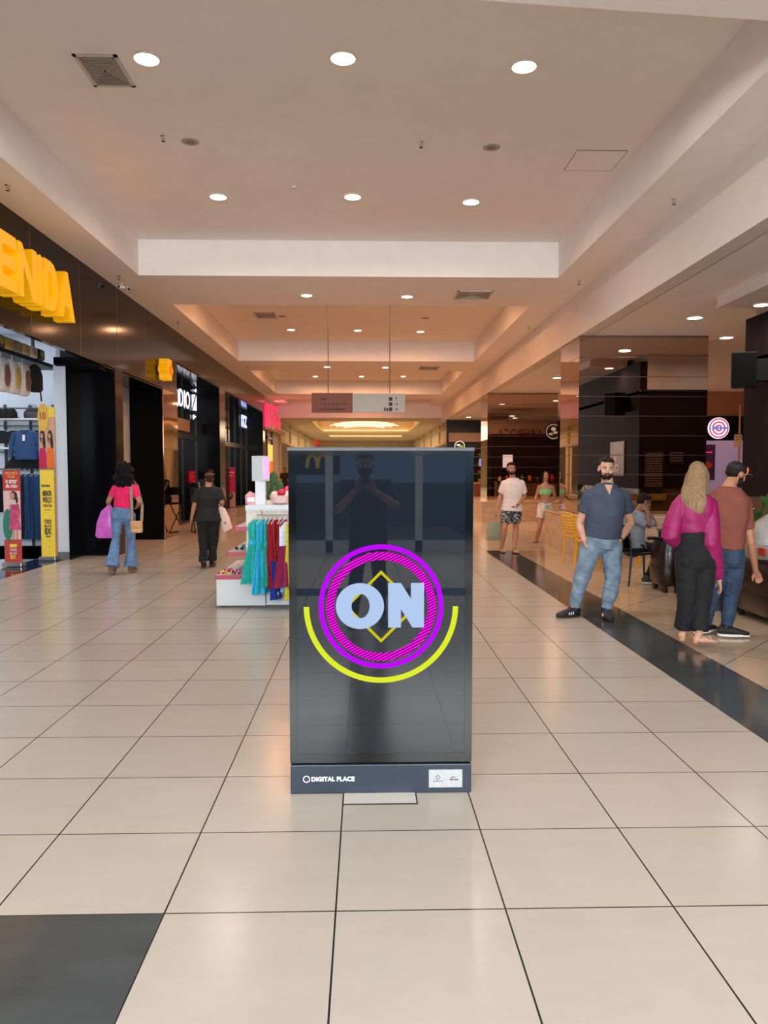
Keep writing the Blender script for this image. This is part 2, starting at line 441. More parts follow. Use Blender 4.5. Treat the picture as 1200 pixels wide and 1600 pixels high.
# ------------------------------------------------------------------ left shop row
XREC = -5.22
lm = MB()
lm.box(XL-.08, XL, -8, 18.62, 3.36, ZS+.02)                       # fascia
lm.box(XL-.08, XL, 18.62, 34.8, 4.10, ZS+.02)
lm.box(XREC-.1, XL, 13.45, 18.62, 3.34, 3.38); lm.box(XREC-.1, XL, 18.62, 34.8, 4.08, 4.12)
for a, b in ((14.04, 14.47), (17.26, 18.62), (24.0, 24.9), (34.1, 34.8)):
    lm.box(XL-.02, XL+.004, a, b, 0, 3.4 if b < 19 else 4.12)
struct('wall_left', lm, M_BROWN)
bm_ = MB()
for a, b in ((14.04, 14.47), (17.26, 18.62), (24.0, 24.9), (34.1, 34.8)):
    bm_.box(XREC-.1, XL-.02, a, b, 0, 3.34 if b < 19 else 4.08)
struct('wall_left', bm_, M_BLACKG)
struct('wall_left', MB().box(XL-.001, XL+.012, 17.30, 18.60, 0.02, 3.36), M_BMIRR)
struct('wall_left', MB().box(XREC-.1, XREC, 14.47, 17.26, 0, 3.36).box(XREC-.02, XREC+.01, 14.47, 17.26, 0, .1), mat('grey_plaster', (176, 180, 184), 0.7))
# thin joints of the fascia panels
jm = MB()
for y in (10.6, 12.4, 14.2, 16.0): jm.box(XL-.001, XL+.003, y, y+.012, 3.37, ZS)
struct('trim_1', jm, mat('joint_brown', (110, 80, 64), 0.3))
struct('wall_left', MB().box(-5.6, XL-.1, 34.8, 41, 0, 3.6).box(-5.6, XL, 34.8, 41, 3.55, ZS+.02), mat('cream_store_wall', (206, 196, 184), 0.7))
struct('wall_left', MB().box(-5.2, -4.62, 41, 75.6, 0, HZ+.1), M_CREAM)
struct('wall_right', MB().box(4.6, 5.2, 40.4, 75.6, 0, HZ+.1), M_CREAM)
tm = MB()
for y in (41.2, 47, 53, 59, 65): tm.box(-4.63, -4.5, y, y+.5, 0, HZ); tm.box(4.5, 4.61, y, y+.5, 0, HZ)
tm.box(-4.63, -4.45, 41, 75.5, 3.0, 3.12); tm.box(4.45, 4.61, 41, 75.5, 3.0, 3.12)
tm.box(-4.63, -4.45, 41, 75.5, 3.85, 3.95); tm.box(4.45, 4.61, 41, 75.5, 3.85, 3.95)
struct('trim_2', tm, mat('pilaster', (206, 184, 152), 0.7))
wm = MB()
for y in (42.2, 48, 54, 60): wm.box(-4.64, -4.60, y, y+4.3, 0.1, 2.95); wm.box(4.58, 4.62, y, y+4.3, 0.1, 2.95)
struct('window_3', wm, mat('far_shop_glass', (70, 62, 54), 0.15))

# shopfronts in the recesses
def shopfront(y0, y1, zt, name):
    g = MB()
    n = max(3, int((y1-y0)/1.35))
    f = MB()
    for i in range(n+1):
        y = y0+(y1-y0)*i/n; f.box(XREC-.04, XREC+.02, y-.02, y+.02, 0, zt)
    f.box(XREC-.04, XREC+.03, y0, y1, 2.45, 2.62); f.box(XREC-.04, XREC+.03, y0, y1, 0, .08)
    struct(name, f, mat('shopfront_frame', (54, 42, 34), 0.25, metal=0.3))
    g.box(XREC-.02, XREC-.01, y0, y1, 0, zt); struct(name, g, glass_mat('shop_glass', (150, 150, 160), 0.22))
    b = MB(); b.box(-8.6, -8.5, y0, y1, 0, zt); b.box(-8.6, XREC-.1, y0-.05, y0, 0, zt); b.box(-8.6, XREC-.1, y1, y1+.05, 0, zt); b.box(-8.6, XREC-.1, y0, y1, zt, zt+.1)
    struct('wall_left', b, mat('dark_shop_interior', (34, 32, 36), 0.5))
shopfront(18.62, 24.0, 4.08, 'window_4')
shopfront(24.9, 34.1, 4.08, 'window_5')
area_light('shop_lamp_a', (-6.8, 21.4, 3.9), 1.5, 26, (1, .9, .8), size_y=3)
area_light('shop_lamp_b', (-6.8, 29, 3.9), 1.5, 30, (1, .85, .7), size_y=5)

# lit shop signs
M_SIGNW = mat('sign_white_glow', (235, 242, 255), 0.5, emit=.8, emit_rgb=(225, 235, 255))
M_SIGNB = mat('sign_blue_glow', (190, 200, 255), 0.5, emit=1.4, emit_rgb=(170, 185, 255))
M_PINKG = mat('sign_pink_glow', (230, 50, 90), 0.5, emit=1.0, emit_rgb=(240, 40, 90))
M_YEL = mat('sign_yellow_face', (240, 166, 0), 0.45, emit=0.30, emit_rgb=(255, 186, 0))
def on_left(y, z, x=XREC+.05): return (x, y, z)
sg = thing('shop_sign', 'white lit lettering ending DIO with a square logo behind dark shop glass', 'sign', (XREC+.035, 21.9, 3.3), PI/2)
ya, yb = atX(286, 640, XREC+.035), atX(297, 640, XREC+.035)
def lit(s, px0, px1, py0, py1, X, m, parent, org, bold=.012, depth=.012, name='letter'):
    """lettering on a wall facing +X between two columns of the photograph"""
    a = atX(px0, (py0+py1)/2, X); b = atX(px1, (py0+py1)/2, X); pm = atX((px0+px1)/2, py0, X); pn = atX((px0+px1)/2, py1, X)
    me = text_mesh(s, w=b.y-a.y, h=pm.z-pn.z, depth=depth, bold=bold); me.materials.append(m)
    o = bpy.data.objects.new(name, me); C.objects.link(o); o.parent = parent
    o.location = ((a.y+b.y)/2-org[1], 0, (pm.z+pn.z)/2-org[2])
    return o
O = (XREC+.035, 21.9, 3.3)
lit('STU', 258, 279.5, 604, 633, XREC+.035, M_SIGNW, sg, O)
for ch, a, b, p, q in (('D', 280.5, 286, 608, 635), ('I', 287.5, 289, 610, 636), ('O', 290, 296.5, 612, 639)): lit(ch, a, b, p, q, XREC+.035, M_SIGNW, sg, O)
zz = atX(300, 628, XREC+.035); zy = zz.y-21.9; zh = zz.z-3.3
e_ = (atX(307, 628, XREC+.035).y-zz.y)
MB().prism([(zy, zh+.22), (zy+e_*.75, zh+.27), (zy, zh-.16)], 'y', -.006, .006).prism([(zy+e_, zh+.25), (zy+e_, zh-.22), (zy+e_*.15, zh-.24)], 'y', -.006, .006).prism([(zy+e_, zh+.34), (zy+e_, zh+.46), (zy+e_*.3, zh+.36)], 'y', -.006, .006).prism([(zy+e_*.2, zh-.36), (zy+e_*.2, zh-.52), (zy+e_*.9, zh-.40)], 'y', -.006, .006).obj('logo', M_SIGNW, sg)
lp = atX(279, 663, XREC+.06); lq = atX(296, 663, XREC+.06)
tag(MB().box(XREC+.03, XREC+.07, lp.y-.6, lq.y, 2.66, 3.0).obj('header_panel', mat('beige_header', (150, 122, 98), 0.4)), 'beige header panel over the first dark shop door', 'panel')
O = (XREC+.035, 31, 3.4)
sg = thing('shop_sign', 'small blue-white lit lettering STZ on a black shopfront', 'sign', O, PI/2)
lit('STZ', 377, 385.6, 649, 668, XREC+.035, M_SIGNB, sg, O, bold=.05)
O = (XL+.06, 38, 4.3)
sg = thing('shop_sign', 'pink-red lit lettering on the pale wall past the brown shop row', 'sign', O, PI/2)
for i, ch in enumerate('SISTATTA'):
    a = 414+25*i/8; b = a+2.3
    lit(ch, a, b, 648-18+i*1.0, 669-2+i*1.1, XL+.06, M_PINKG, sg, O, bold=.0, depth=.02)
O = (XL+.06, 42, 3.4)
sg = thing('shop_sign', 'small red lit lettering high on the far cream hall wall', 'sign', (-4.58, 56, 3.5), PI/2)
lit('HERING', 491, 500, 686, 698, -4.58, mat('sign_red_glow', (210, 30, 20), .5, emit=.8), sg, (-4.58, 56, 3.5), bold=.04)
# letters of the yellow sign, each its own box letter
XF = XL+.27
sg = thing('shop_sign', 'big yellow glowing box letters ENIDA on the brown fascia', 'sign', (XL+.14, 9.6, 4.03), PI/2)
def yl(ch, px0, px1):
    y0 = 1.0*(atX(px0, 500, XF).y); y1 = atX(px1, 500, XF).y
    me = text_mesh(ch, w=y1-y0-.02, h=.66, depth=.26, bold=.045); me.materials.append(M_YEL)
    o = bpy.data.objects.new('letter', me); C.objects.link(o); o.parent = sg; o.location = ((y0+y1)/2-9.6, 0, 0)
for ch, a, b in (('E', -8, 29), ('N', 31, 60), ('i', 61, 69), ('D', 71, 93), ('A', 93, 118)): yl(ch, a, b)
# two letters before it stand just outside the frame edge
for ch, a, b in (('V', -52, -10),): yl(ch, a, b)
c_ = atX(263, 578, XL+.2)
bd = thing('shop_badge', 'round yellow lobed badge standing out from the brown fascia', 'sign', (XL, c_.y, c_.z), PI/2)
mm = MB()
pr = []
for i in range(60):
    t = 2*PI*i/60; pr.append(((.23+.03*math.cos(6*t))*math.cos(t), (.23+.03*math.cos(6*t))*math.sin(t)))
mm.prism(pr, 'y', -.24, -.04); mm.obj('lobed_drum', M_YEL, bd)
mm = MB().ring((0, 0, 0), .06, .1, -.26, -.24, n=32).box(-.02, .02, -.26, -.24, -.14, .14); mm.obj('symbol', mat('symbol_orange', (214, 120, 0), .5, emit=.3), bd)
MB().cyl((0, -.04, 0), (0, 0, 0), .1).obj('bracket', M_DGREY, bd)
# ------------------------------------------------------------------ digital totem
KY = 3.63
k0 = atZ(455, 1240); kx0, kx1 = -0.362, 0.513
ktop = atY(594, 703, KY).z; kz1 = atY(594, 1193, KY).z
kio = thing('digital_totem', 'tall black digital screen totem showing a glowing ON in purple rings', 'advertising screen', ((kx0+kx1)/2, KY, 0))
hw = (kx1-kx0)/2
M_KF = mat('totem_frame', (20, 24, 30), 0.22, scale=30, var=0.1)
M_KB = mat('totem_base', (34, 46, 60), 0.3, scale=30, var=0.05)
M_SCR = mat('screen_black', (16, 20, 26), 0.015, coat=0.0, spec=.56, emit=.010, emit_rgb=(150, 180, 220), scale=2, var=0.02)
fr = MB(); zb = kz1
fr.rbox(-hw, hw, 0.012, 0.24, zb, ktop, 0.004).obj('housing', M_KF, kio)
b = 0.036
fr = MB(); fr.box(-hw, -hw+b, 0, .02, zb+.006, ktop-.004); fr.box(hw-b, hw, 0, .02, zb+.006, ktop-.004)
fr.box(-hw+b, hw-b, 0, .02, ktop-.026, ktop-.004); fr.box(-hw+b, hw-b, 0, .02, zb+.006, zb+.05)
fr.obj('bezel', mat('bezel_black', (9, 11, 14), 0.08, spec=.6), kio)
MB().rbox(-hw-.006, hw+.006, -.004, 0.25, ktop-.006, ktop+.012, .003).obj('top_cap', M_DGREY, kio)
scr = MB().box(-hw+b, hw-b, .004, .03, zb+.05, ktop-.026).obj('screen', M_SCR, kio)
MB().rbox(-hw+.002, hw-.002, -.004, .25, 0, zb-.004, .004).obj('base', M_KB, kio)
def scr_pt(px, py): p = atY(px, py, KY); return p.x-(kx0+kx1)/2, p.z
cx, cz = scr_pt(595.5, 948)
pxm = (scr_pt(695, 948)[0]-scr_pt(595, 948)[0])/100          # metres per pixel on the screen
M_PUR = mat('screen_purple', (0, 0, 0), 0.5, emit=.74, emit_rgb=(196, 12, 255), spec=0)
M_MAG = bpy.data.materials.new('screen_magenta_hatch'); M_MAG.use_nodes = True
_n = M_MAG.node_tree.nodes; _L = M_MAG.node_tree.links; _b = _n['Principled BSDF']; _b.inputs['Base Color'].default_value = (0, 0, 0, 1)
_tc = _n.new('ShaderNodeTexCoord'); _mp = _n.new('ShaderNodeMapping'); _mp.inputs['Rotation'].default_value = (0, math.radians(-63), 0)
_wv = _n.new('ShaderNodeTexWave'); _wv.inputs['Scale'].default_value = 25; _wv.bands_direction = 'X'
_rp = _n.new('ShaderNodeValToRGB'); _rp.color_ramp.interpolation = 'CONSTANT'; _rp.color_ramp.elements[1].position = .42
_rp.color_ramp.elements[0].color = lin((120, 0, 120))+(1,); _rp.color_ramp.elements[1].color = lin((255, 30, 240))+(1,)
_L.new(_tc.outputs['Object'], _mp.inputs[0]); _L.new(_mp.outputs[0], _wv.inputs[0]); _L.new(_wv.outputs['Fac'], _rp.inputs[0]); _L.new(_rp.outputs[0], _b.inputs['Emission Color']); _b.inputs['Emission Strength'].default_value = .74; _b.inputs['Specular IOR Level'].default_value = 0
M_SY = mat('screen_yellow', (0, 0, 0), 0.5, emit=.74, emit_rgb=(226, 240, 50), spec=0)
M_SYD = mat('screen_olive', (0, 0, 0), 0.5, emit=.74, emit_rgb=(205, 200, 30), spec=0)
M_SW = mat('screen_pale_blue', (0, 0, 0), 0.5, emit=.72, emit_rgb=(184, 208, 245), spec=0)
u = pxm
MB().ring((cx, 0, cz), 90*u, 97.5*u, .0025, .004, n=96).obj('outer_ring', M_PUR, scr)
MB().ring((cx, 0, cz), 73*u, 86*u, .0025, .004, n=96).obj('hatched_ring', M_MAG, scr)
MB().ring((cx, 0, cz), 112*u, 120.5*u, .0025, .004, a0=PI, a1=2*PI, n=64).obj('yellow_arc', M_SY, scr)
def scr_poly(pts, y0=.0015, y1=.0025):
    return [(cx+p[0]*u, cz-p[1]*u) for p in pts]
dm = MB()
for q in range(4):
    a = PI/2*q; R2, R1 = 57, 51
    p0 = (R2*math.cos(a), R2*math.sin(a)); p1 = (R2*math.cos(a+PI/2), R2*math.sin(a+PI/2))
    p2 = (R1*math.cos(a+PI/2), R1*math.sin(a+PI/2)); p3 = (R1*math.cos(a), R1*math.sin(a))
    dm.prism(scr_poly([p0, p1, p2, p3]), 'y', .0025, .004)
dm.obj('diamond', M_SYD, scr)
om = MB(); n = 64
kk = len(om.v)
for i in range(n):
    t = 2*PI*i/n; ct, st = math.cos(t), math.sin(t)
    for (ra, rb) in ((37.5, 36), (14, 19)):
        for y in (.0008, .0022): om.v.append((cx+(-33+ra*ct)*u+(1*u if ra < 20 else 0), y, cz+(1+rb*st)*u))
for i in range(n):
    p = 4*i; q = 4*((i+1) % n)
    for a_, b_ in ((0, 2), (2, 3), (3, 1), (1, 0)): om.f.append((p+a_, q+a_, q+b_, p+b_))
N_ = [(11, 33), (11, -37), (31, -37), (46.5, -12), (46.5, -37), (67, -37), (67, 33), (49, 33), (31, 4), (31, 33)]
om.obj('letter', M_SW, scr)
MB().prism(scr_poly(N_), 'y', .0008, .0022).obj('letter', M_SW, scr)
# logo and plate on the base
p = scr_pt(479, 1217)
MB().ring((p[0], 0, p[1]), .0135, .0165, -.0065, -.004, n=40).obj('logo_ring', mat('logo_violet_white', (235, 225, 250), .5, emit=.7, emit_rgb=(225, 215, 250)), kio)
a = scr_pt(487, 1217); b2 = scr_pt(554, 1217)
me = text_mesh('DIGITAL PLACE', w=b2[0]-a[0], h=.0215, depth=.002, bold=.02); me.materials.append(mat('logo_white', (240, 240, 250), .5, emit=.8))
o = bpy.data.objects.new('lettering', me); C.objects.link(o); o.parent = kio; o.location = ((a[0]+b2[0])/2, -.005, p[1])
a = scr_pt(670, 1202); b2 = scr_pt(722, 1229)
pl = MB().box(a[0], b2[0], -.007, -.004, b2[1], a[1]).obj('maker_plate', mat('plate_silver', (176, 178, 180), .4, scale=80), kio)
lm_ = MB(); pm = ((a[0]+b2[0])/2, (a[1]+b2[1])/2)
lm_.ring((pm[0]-.037, 0, pm[1]+.006), .008, .0105, -.0085, -.007, n=24)
lm_.box(pm[0]-.062, pm[0]-.012, -.0085, -.007, pm[1]-.014, pm[1]-.012).obj('plate_logo', mat('print_grey', (70, 72, 76), .5), pl); lm_ = MB(); lm_.box(pm[0]+.022, pm[0]+.036, -.0085, -.007, pm[1]-.008, pm[1]-.001); lm_.box(pm[0]+.04, pm[0]+.062, -.0085, -.007, pm[1]-.008, pm[1]-.003)
lm_.prism([(pm[0]+.022, pm[1]+.004), (pm[0]+.036, pm[1]+.010), (pm[0]+.052, pm[1]+.004), (pm[0]+.036, pm[1]+.006)], 'y', -.0085, -.007)
lm_.obj('plate_print', mat('print_grey', (70, 72, 76), .5), pl)

# ------------------------------------------------------------------ hanging direction sign
SY_ = 17.6
a = atY(487, 614, SY_); b2 = atY(633, 645, SY_); mid = atY(551, 630, SY_)
hs = thing('direction_sign', 'hanging clear and white direction sign on two thin rods', 'sign', (mid.x, SY_, a.z))
MB().rbox(mid.x*0+(a.x-mid.x), 0.0, -.012, .012, b2.z-a.z, 0, .003).obj('left_panel', mat('sign_rose_steel', (116, 66, 50), 0.5, scale=3, stretch=(14, 1, .5), var=.25, spec=.3), hs)
MB().rbox(-.02, b2.x-mid.x, -.008, .008, b2.z-a.z+.01, -.01, .003).obj('right_panel', mat('sign_pale', (136, 128, 112), 0.3, scale=3, var=.03), hs)
rod = MB()
for px in (513, 609):
    x = atY(px, 620, SY_).x-mid.x; rod = MB().cyl((x, 0, 0), (x, 0, ZT-a.z), .012, n=8); rod.obj('rod', M_STEEL, hs)
M_INK = mat('sign_ink', (34, 24, 22), .6)
for s, px0, px1, py in (('CINEMA', 500, 511, 623.5), ('PRAÇA DE ALIMENTAÇÃO', 500, 541, 631.5), ('ESTACIONAMENTO', 500, 541, 639.5)):
    p, q = atY(px0, py, SY_), atY(px1, py, SY_)
    text(s, ((p.x+q.x)/2-mid.x, -.016, p.z-a.z), M_INK, hs, w=q.x-p.x, h=.04, depth=.006, bold=.02)
for i, py in enumerate((623.5, 631.5, 639.5)):
    p = atY(611, py, SY_); q = atY(619, py, SY_)
    ic = MB().box(p.x-mid.x-.05, p.x-mid.x+.03, -.014, -.008, p.z-a.z-.04, p.z-a.z+.04)
    if i == 2: ic.box(p.x-mid.x-.16, p.x-mid.x-.13, -.014, -.008, p.z-a.z-.04, p.z-a.z+.04).box(p.x-mid.x-.11, p.x-mid.x-.07, -.014, -.008, p.z-a.z-.04, p.z-a.z+.03)
    ic.obj('pictogram', M_INK, hs)
    ax, az = q.x-mid.x, q.z-a.z
    if i == 0: am = MB().box(ax-.006, ax+.006, -.014, -.008, az-.04, az+.03).prism([(ax-.025, az+.015), (ax, az+.045), (ax+.025, az+.015)], 'y', -.014, -.008)
    else: am = MB().box(ax-.04, ax+.03, -.014, -.008, az-.006, az+.006).prism([(ax+.01, az+.028), (ax+.045, az), (ax+.01, az-.028)], 'y', -.014, -.008)
    am.obj('arrow', M_INK, hs)

# ------------------------------------------------------------------ ceiling fittings
LN = {1: 'ceiling lights of the nearest recess', 2: 'ceiling lights between the recesses', 3: 'ceiling lights of the farther recesses', 4: 'food court ceiling lights'}
def downlight(px, py, Z, label, grp, power, color, r=.105, real=True, depth=.02):
    p = atZ(px, py, Z) if px is not None else py
    t = thing('ceiling_light', label, 'ceiling light', (p.x, p.y, Z), group=grp)
    m = MB(); m.lathe([(r+.018, 0), (r+.018, -.006), (r-.002, -.014), (r-.002, 0)], n=24); m.obj('trim_ring', M_TRIMW, t, smooth=True)
    MB().lathe([(r-.004, -.001), (r-.004, -depth*.5), (r*.6, -depth*.62)], n=24).obj('diffuser', M_LAMP, t)
    if real:
        l = area_light('lamp', (p.x, p.y, Z-.03), 2*r, power, color, shape='DISK', spread=math.radians(165))
    return t
def pos(i, n): return ['left', 'middle', 'right'][i] if n == 3 else ['left', 'right'][i]
for i, (x, y) in enumerate(((229, 91), (536, 90), (819, 103))):
    downlight(x, y, ZT, '%s ceiling light of the front row in the nearest recess%s' % (pos(i, 3), ', beside the square vent' if i == 0 else ''), LN[1], P_TRAY1, (1, .86, .76), r=.118)
for i, (x, y) in enumerate(((341, 307), (551, 307), (736, 315))):
    downlight(x, y, ZT, '%s ceiling light of the second row in the nearest recess' % pos(i, 3), LN[1], P_TRAY1, (1, .82, .70), r=.118)
for i, (x, y) in enumerate(((479, 461), (636, 463))):
    downlight(x, y, ZS, '%s light on the ceiling strip just beyond the nearest recess' % pos(i, 2), LN[2], P_SOFF, ROSE)
for i, (x, y) in enumerate(((511, 573), (602, 574))):
    downlight(x, y, ZS, '%s light on the second ceiling strip, above the hanging sign' % pos(i, 2), LN[2], P_SOFF, WARM)
for i, (x, y) in enumerate(((513, 618), (590, 617))):
    downlight(x, y, ZS, '%s small light on the third ceiling strip, seen through the hanging sign height' % pos(i, 2), LN[2], P_SOFF, WARM)
for i, (x, y) in enumerate(((455, 515), (559, 516), (657, 518))):
    downlight(x, y, ZT, '%s ceiling light in the second recess above the hanging sign' % pos(i, 3), LN[3], P_TRAY, WARM)
for i, X in enumerate((-2.06, -.2, 1.57)):
    area_light('lamp', (X, 17.6, ZT-.03), .22, P_TRAY, WARM, shape='DISK')
for i, (x, y) in enumerate(((493, 588), (565, 588), (630, 588))):
    downlight(x, y, ZT, '%s ceiling light in the third, farther recess' % pos(i, 3), LN[3], P_TRAY, WARM)
for i, X in enumerate((-2.06, 1.57)):
    area_light('lamp', (X, 28, ZT-.03), .22, P_TRAY, WARM, shape='DISK')
area_light('lamp', (0, 38, ZS-.05), .3, 60, WARM, shape='DISK')
# pink glow of the pink-red shop sign falls on the ceiling
area_light('pink_sign_spill', (XL+.35, 37.5, 4.45), 3.5, 22, (1, .12, .2), rot=(0, -PI/2-.5, 0), size_y=.6)
FL = (1, .58, .33)
fx = [(1135, 527, 'food court ceiling light right of the near mirrored pillar'), (1158, 617, 'small far ceiling light next to the black wall speaker')]
for x, y, lb in fx: downlight(x, y, ZF, lb, LN[4], P_FOOD, FL, r=.12)
fcl = [((5.6, 9.6), 'food court ceiling light over the seated man'), ((5.4, 12.6), 'food court ceiling light close in front of the near mirrored pillar'), ((8.5, 17.5), 'food court ceiling light behind the near mirrored pillar'), ((5.2, 20.8), 'food court ceiling light in front of the far mirrored pillar'),
       ((8.6, 22.0), 'food court ceiling light in front of the round logo sign'), ((5.3, 29.5), 'food court ceiling light behind the far mirrored pillar'), ((6.4, 33.5), 'far food court ceiling light before the dark shelves'), ((9.8, 31), 'far food court ceiling light at the back wall'), ((4.9, 36.4), 'farthest food court ceiling light, over the round leaf sign'),
       ((6.9, 22.3), 'food court ceiling light mirrored in the far pillar')]
for (x, y), lb in fcl: downlight(None, V((x, y, ZF)), ZF, lb, LN[4], P_FOOD*2 if y > 16 else P_FOOD*.6, FL, r=.12)

def louvre(px0, py0, px1, py1, Z, label, square=True):
    a, b2 = atZ(px0, py0, Z), atZ(px1, py1, Z)
    c = (a+b2)/2; hx = abs(b2.x-a.x)/2; hy = abs(b2.y-a.y)/2
    t = thing('air_vent', label, 'air vent', (c.x, c.y, Z))
    f = MB(); e = .035
    f.box(-hx, hx, -hy, -hy+e, -.012, 0); f.box(-hx, hx, hy-e, hy, -.012, 0); f.box(-hx, -hx+e, -hy, hy, -.012, 0); f.box(hx-e, hx, -hy, hy, -.012, 0)
    f.obj('frame', mat('vent_white', (205, 198, 190), .5), t)
    MB().box(-hx+e, hx-e, -hy+e, hy-e, -.002, -.0005).obj('backing', mat('vent_dark', (46, 40, 38), .8), t)
    s = MB(); nn = 9
    for i in range(nn):
        q = (i+1)/(nn+.6); ax_, ay_ = (hx-e)*q, (hy-e)*q; w_ = (hx-e)/(nn)*.26; zz_ = -.012+.010*(1-q)
        for s_ in (-1, 1):
            s.box(-ax_, ax_, s_*ay_-w_, s_*ay_+w_, zz_-.004, zz_); s.box(s_*ax_-w_, s_*ax_+w_, -ay_, ay_, zz_-.004, zz_)
    s.obj('louvres', mat('vent_white'.replace('white', 'slats'), (190, 184, 178), .5), t)
    return t
louvre(112, 84, 212, 135, ZT, 'square white air vent beside the front left ceiling light')
louvre(715, 454, 763, 467, ZS, 'square air vent on the right of the ceiling strip past the nearest recess')
louvre(395, 488, 434, 497, ZT, 'small air vent on the left of the second recess')
louvre(656, 572, 683, 578, ZS, 'small far air vent on the right of the second ceiling strip')
for px, py, Z, lb in ((297, 221, ZT, 'grey round ceiling loudspeaker on the left of the nearest recess'), (768, 230, ZT, 'grey round ceiling loudspeaker on the right of the nearest recess'), (441, 494, ZT, 'round ceiling loudspeaker next to the small vent of the second recess'), (665, 497, ZT, 'round ceiling loudspeaker on the right of the second recess')):
    p = atZ(px, py, Z)
    t = thing('ceiling_loudspeaker', lb, 'loudspeaker', (p.x, p.y, Z))
    MB().lathe([(.105, 0), (.105, -.006), (.095, -.010), (.09, -.010)], n=28).obj('rim', mat('rim_grey', (176, 166, 158), .5), t)
    MB().lathe([(.09, -.002), (.088, -.009), (.03, -.011)], n=28).obj('grille', mat('grille_grey', (140, 130, 124), .7, scale=400, var=.3, bump=.3), t)
def sprinkler(px, py, Z, lb):
    p = atZ(px, py, Z); t = thing('sprinkler', lb, 'sprinkler', (p.x, p.y, Z), group='fire sprinklers')
    MB().lathe([(.035, 0), (.035, -.006), (.012, -.012), (.012, -.03)], n=12).obj('escutcheon', M_CHROME, t)
    m = MB().tube([(-.014, 0, -.03), (-.016, 0, -.05), (0, 0, -.062)], .0035, 6).tube([(.014, 0, -.03), (.016, 0, -.05), (0, 0, -.062)], .0035, 6); m.lathe([(.02, -.062), (.024, -.066)], n=12)
    m.obj('deflector', M_DGREY, t)
for px, py, Z, lb in ((255, 212, ZT, 'sprinkler beside the left grey ceiling loudspeaker'), (658, 222, ZT, 'sprinkler left of the right grey ceiling loudspeaker'), (1053, 311, ZS, 'sprinkler on the right hand ceiling strip near the frame edge'), (12, 289, ZS, 'sprinkler on the left ceiling strip above the yellow letters'),
                      (186, 431, ZS, 'sprinkler beside the two small ceiling cameras on the left'), (905, 439, ZS, 'sprinkler at the corner right of the nearest recess'), (827, 510, ZS, 'sprinkler on the right ceiling strip beside the second recess'), (388, 573, ZS, 'far left sprinkler over the shop row'), (278, 503, ZS, 'sprinkler left of the second recess corner')):
    sprinkler(px, py, Z, lb)
p = atZ(460, 291, ZT); t = thing('smoke_detector', 'tiny round smoke detector on the ceiling left of centre', 'smoke detector', (p.x, p.y, ZT))
MB().lathe([(.03, 0), (.028, -.02), (.014, -.03)], n=16).obj('body', M_TRIMW, t); MB().lathe([(.012, -.028), (.008, -.036)], n=10).obj('sensor', M_DGREY, t)
for px, py, lb, r_ in ((190, 443, 'small black and white ceiling camera pointing left', -.7), (199, 447, 'small white ceiling camera pointing right beside its twin', .7)):
    p = atZ(px, py, ZS); t = thing('security_camera', lb, 'camera', (p.x, p.y, ZS), r_)
    MB().lathe([(.03, 0), (.03, -.01), (.01, -.015), (.01, -.04)], n=14).obj('mount', M_TRIMW, t)
    MB().cyl((0, .05, -.055), (0, -.05, -.065), .026).obj('body', M_TRIMW, t); MB().cyl((0, -.05, -.065), (0, -.062, -.066), .022).obj('lens', M_BLACK, t)
a = [atZ(x, y, ZT) for x, y in ((903, 234), (977, 236), (957, 267), (882, 265))]
hx = (a[1].x-a[0].x+a[2].x-a[3].x)/4; hy = abs(a[0].y-a[3].y)/2; c_ = sum(a, V((0, 0, 0)))/4
hp_ = thing('access_panel', 'thin outlined square access panel in the ceiling on the right', 'access panel', (c_.x, c_.y, ZT))
MB().box(-hx, hx, -hy, hy, -.004, 0).obj('panel', M_CEIL, hp_)
f = MB(); e = .006
f.box(-hx-e, hx+e, -hy-e, -hy, -.005, 0).box(-hx-e, hx+e, hy, hy+e, -.005, 0).box(-hx-e, -hx, -hy, hy, -.005, 0).box(hx, hx+e, -hy, hy, -.005, 0)
f.obj('rim', mat('panel_rim', (110, 90, 78), .7), hp_)

# ------------------------------------------------------------------ mirrored pillars and their plinths
def pillar(y0, y1, x0, x1, zb, label):
    t = thing('mirrored_pillar', label, 'pillar', ((x0+x1)/2, (y0+y1)/2, zb))
    hx, hy = (x1-x0)/2, (y1-y0)/2; H = ZF-zb; n = 9 if zb > .65 else 10; s = (H-.035)/n
    MB().box(-hx+.02, hx-.02, -hy+.02, hy-.02, 0, H).obj('core', M_BMIRR, t)
    for face in range(4):
        m = MB()
        for i in range(n):
            z0, z1 = i*s+.004, (i+1)*s-.004
            if face == 0: m.box(-hx, hx, -hy, -hy+.018, z0, z1)
            if face == 1: m.box(-hx, hx, hy-.018, hy, z0, z1)
            if face == 2: m.box(-hx, -hx+.018, -hy+.018, hy-.018, z0, z1)
            if face == 3: m.box(hx-.018, hx, -hy+.018, hy-.018, z0, z1)
        m.obj('mirror_cladding', M_MIRROR, t)
    j = MB()
    for i in range(1, n): j.box(-hx-.002, hx+.002, -hy-.002, hy+.002, i*s-.006, i*s+.006)
    j.obj('joint_trim', mat('joint_steel', (120, 104, 96), .25, metal=.8), t)
    MB().box(-hx, hx, -hy, hy, H-.035, H).obj('cornice', mat('pillar_cornice', (110, 88, 76), .4, metal=.5), t)
def plinth(x0, x1, y0, y1, h, label):
    t = thing('stone_plinth', label, 'plinth', ((x0+x1)/2, (y0+y1)/2, 0)); hx, hy = (x1-x0)/2, (y1-y0)/2
    MB().box(-hx, hx, -hy, hy, 0, h-.03).obj('base', M_MARBLE, t)
    MB().rbox(-hx-.02, hx+.02, -hy-.02, hy+.02, h-.03, h, .006).obj('coping', mat('marble_top', (200, 176, 150), .2, scale=2, var=.1), t)
